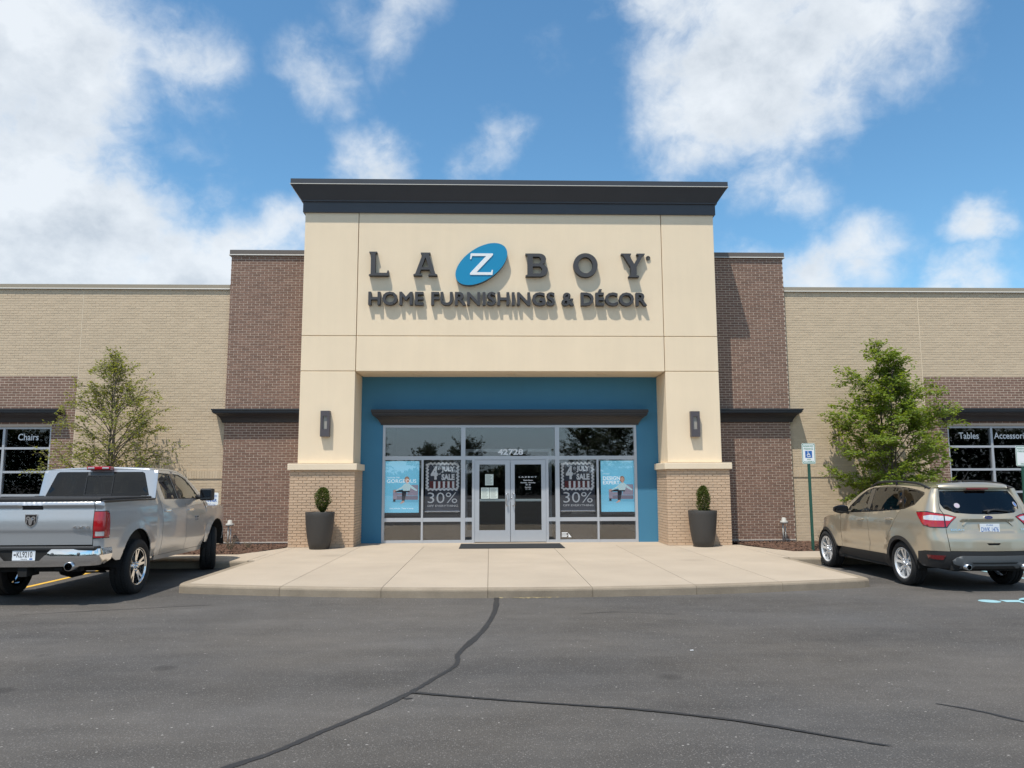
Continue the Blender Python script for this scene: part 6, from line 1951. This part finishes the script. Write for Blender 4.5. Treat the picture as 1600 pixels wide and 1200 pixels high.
# straw caught at the kerb, chips of stone on the asphalt
rg = random.Random(9)
st = MB().mat('straw')
for k in range(60):
    x = .1 + rg.gauss(0, .2); y = yk(x) - abs(rg.gauss(0, .03)) - .01; a = rg.uniform(0, PI); l = rg.uniform(.008, .028)
    u = Vector((math.cos(a), math.sin(a) * .5, 0)) * l
    c = Vector((x, y, .006)); st.add([c - u, c + u, c + u + Vector((0, .004, .006)), c - u + Vector((0, .004, .006))], [(0, 1, 2, 3)])
o = st.build('straw_litter'); setp(o, 'wisps of dry straw caught against the kerb', 'litter', kind='stuff')
lt = MB().mat('white_sheet').bbox(-.017, .017, -.008, .008, .004, .009, .002)
o = lt.build('paper_scrap'); o.location = (1.46, -11.05, 0); o.rotation_euler = (0, 0, .3); setp(o, 'small white paper scrap lying on the asphalt', 'litter')

# ------------------------------------------------------------------ trees
def tree(name, loc, H, crown_r, zc0, n_br, twigs, leaves, leaf_l, leaf_mat, seed, label, group, stems=1, lean=0.0, cat='tree', low=.9):
    rg = random.Random(seed)
    e = empty(name, loc); setp(e, label, cat, group)
    tk = MB().mat('bark'); br = MB().mat('bark_light'); lf = MB().mat(leaf_mat)
    def leaf(c, d, up):
        d = (d + Vector((rg.gauss(0, .5), rg.gauss(0, .5), rg.gauss(0, .35) - .1))).normalized()
        nrm = (up + Vector((rg.gauss(0, .45), rg.gauss(0, .45), rg.gauss(0, .3)))).normalized()
        s_ = d.cross(nrm)
        if s_.length < 1e-3: return
        s_.normalize(); q = s_.cross(d)
        l = leaf_l * rg.uniform(.65, 1.2); w = l * rg.uniform(.26, .36)
        m_ = c + d * l * .45
        lf.add([c, m_ + s_ * w - q * w * .35, c + d * l - q * l * .12, m_ - s_ * w - q * w * .35], [(0, 1, 2), (0, 2, 3)])
    axes = []
    for s in range(stems):
        a = 2 * PI * s / max(1, stems) + seed
        off = 0 if stems == 1 else .32
        top = H * (1 - .16 * s)
        pts, rd = [], []
        for k in range(9):
            t = k / 8
            pts.append(Vector((math.cos(a) * off * t ** .7 * (1.2 if s else .4) + rg.gauss(0, .03) * t + lean * t, math.sin(a) * off * t ** .7 * (1.2 if s else .4) + rg.gauss(0, .03) * t, top * .96 * t)))
            rd.append(max(.006, (.055 if stems == 1 else .045) * (H / 5) * (1 - t) ** .9))
        tk.tube(pts, rd, 8); axes.append(pts)
    def on_axis(ax, z):
        for a, b in zip(ax, ax[1:]):
            if b.z >= z: return a.lerp(b, (z - a.z) / max(1e-6, b.z - a.z))
        return ax[-1]
    def crown(z):
        t = (z - zc0) / (H - zc0)
        return crown_r * smooth_tab([(0, .80), (.12, 1.0), (.28, 1.0), (.5, .70), (.75, .38), (.92, .20), (1.0, .08)], t)
    def spray(pts, L, tw, f0):
        """twigs with leaves along a branch"""
        nseg = len(pts) - 1
        nt = max(2, int(tw * L / crown_r))
        for j in range(nt):
            f = f0 + (1 - f0) * (j + rg.random()) / nt
            i0 = min(nseg - 1, int(f * nseg)); q = pts[i0].lerp(pts[i0 + 1], f * nseg - i0)
            fw_ = (pts[i0 + 1] - pts[i0]).normalized()
            side = fw_.cross(Vector((rg.gauss(0, .35), rg.gauss(0, .35), 1))).normalized() * (1 if j % 2 else -1)
            td = (fw_ * rg.uniform(.3, 1.0) + side * rg.uniform(.3, 1.0) + Vector((0, 0, rg.uniform(-.25, .35)))).normalized()
            tl = rg.uniform(.14, .36) * (1.05 - .35 * f) * (crown_r / 1.6)
            e1 = q + td * tl * .5; e2 = e1 + (td + Vector((rg.gauss(0, .25), rg.gauss(0, .25), rg.gauss(0, .15) - .06))).normalized() * tl * .5
            br.tube([q, e1, e2], [.0040, .0028, .0015], 3, cap=False)
            nl = max(2, int(leaves * rg.uniform(.4, 1.5)))
            for m_ in range(nl):
                g_ = (m_ + rg.random()) / nl
                c = (q.lerp(e1, g_ * 2) if g_ < .5 else e1.lerp(e2, g_ * 2 - 1)) + Vector((rg.gauss(0, .03), rg.gauss(0, .03), rg.gauss(0, .025)))
                sd_ = td.cross(Vector((0, 0, 1))) * (1 if m_ % 2 else -1)
                leaf(c, td * .6 + sd_ * .8, Vector((0, 0, 1)))
    def limb(p, dirv, L, nseg, rad, droop):
        pts = [p]
        for j in range(nseg):
            dirv = (dirv + Vector((rg.gauss(0, .11), rg.gauss(0, .11), droop * (j + 1) / nseg))).normalized()
            pts.append(pts[-1] + dirv * L / nseg)
        br.tube(pts, [max(.0025, rad * (1 - .85 * j / nseg)) for j in range(nseg + 1)], 5, cap=False)
        return pts
    for k in range(n_br):
        t = (k + rg.random()) / n_br
        z = zc0 * low + (H * .90 - zc0 * low) * t
        ax = axes[k % stems]
        p = on_axis(ax, min(z, ax[-1].z))
        a = k * 2.39996 + rg.gauss(0, .4)
        el = R(32 + 38 * t + rg.gauss(0, 9))
        L = crown(min(max(z + .45, zc0), H)) * rg.choice((.6, .72, .84, .92, 1.0)) * rg.uniform(.88, 1.06) / max(.6, math.cos(el)) * .92
        L = min(L, (H * 1.02 - z) / max(.2, math.sin(el)))
        dirv = Vector((math.cos(a) * math.cos(el), math.sin(a) * math.cos(el), math.sin(el)))
        pts = limb(p, dirv, L, 6, .0105 * (L / 1.2), -.16)
        spray(pts, L, twigs * .55, .30)
        for q_ in range(rg.choice((2, 3, 3, 4))):
            f = rg.uniform(.25, .8); i0 = min(5, int(f * 6)); q = pts[i0].lerp(pts[i0 + 1], f * 6 - i0)
            fw_ = (pts[i0 + 1] - pts[i0]).normalized()
            rot = Vector((rg.gauss(0, 1), rg.gauss(0, 1), rg.gauss(.1, .6))).normalized()
            d2 = (fw_ + (rot - fw_ * rot.dot(fw_)).normalized() * rg.uniform(.5, 1.0)).normalized()
            L2 = L * rg.uniform(.28, .5)
            if q.z + d2.z * L2 > H * 1.03: continue
            spray(limb(q, d2, L2, 4, .006, -.10), L2, twigs, .12)
    tk.build('trunk', e); br.build('branches', e); lf.build('crown', e)
    return e
tree('small_tree', (-9.52, -.28, .12), 5.02, 1.54, .95, 92, 17, 7, .068, 'leaf_olive', 21, 'sparse olive green young tree behind the pickup cab', 'young trees in the beds', 2)
tree('small_tree', (9.10, -.30, .12), 5.30, 1.50, .70, 100, 22, 14, .082, 'leaf_green', 34, 'dense bright green young tree behind the gold SUV', 'young trees in the beds', 3, .10)

# trees across the lot, behind the camera: they show as reflections in the glass
far0 = tree('lot_tree', (-3.2, -62, 0), 6.2, 2.9, 1.6, 44, 16, 10, .20, 'leaf_far', 51, 'dark leafy tree across the lot, mirrored in the shop glass', 'trees across the lot')
for i, (x, y, s_) in enumerate(((-13, -60, .95), (-22, -66, 1.25), (9.5, -58, 1.2), (13.5, -64, 1.4), (24, -62, 1.1), (-34, -64, 1.3), (36, -60, 1.2), (3.2, -70, .85), (-8, -74, 1.0))):
    c = copy_tree(far0)
    c.location = (x, y, 0); c.scale = (s_, s_, s_); c.rotation_euler = (0, 0, i * 1.3)
# tree belt behind the camera, raised at the ends to darken window reflections
rg = random.Random(77)
hd = MB().mat('leaf_far')
for k in range(100000):
    x = rg.uniform(-95, 95); z = rg.random() ** .8 * (3.0 + 1.2 * math.sin(x * .31) * math.sin(x * .13 + 1) + 5.5 * min(1, max(0, (abs(x) - 20) / 14))); y = -80 + rg.gauss(0, 1.2)
    d = Vector((rg.gauss(0, 1), rg.gauss(0, 1), rg.gauss(0, 1))).normalized(); s_ = d.cross(Vector((0, 0, 1))).normalized()
    l = rg.uniform(.2, .4)
    c = Vector((x, y, z)); hd.add([c, c + d * l + s_ * l * .6, c + d * l * 2, c + d * l - s_ * l * .6], [(0, 1, 2, 3)])
o = hd.build('treeline'); setp(o, 'dark belt of trees along the far side of the lot, mirrored in the glass', 'trees', kind='stuff')
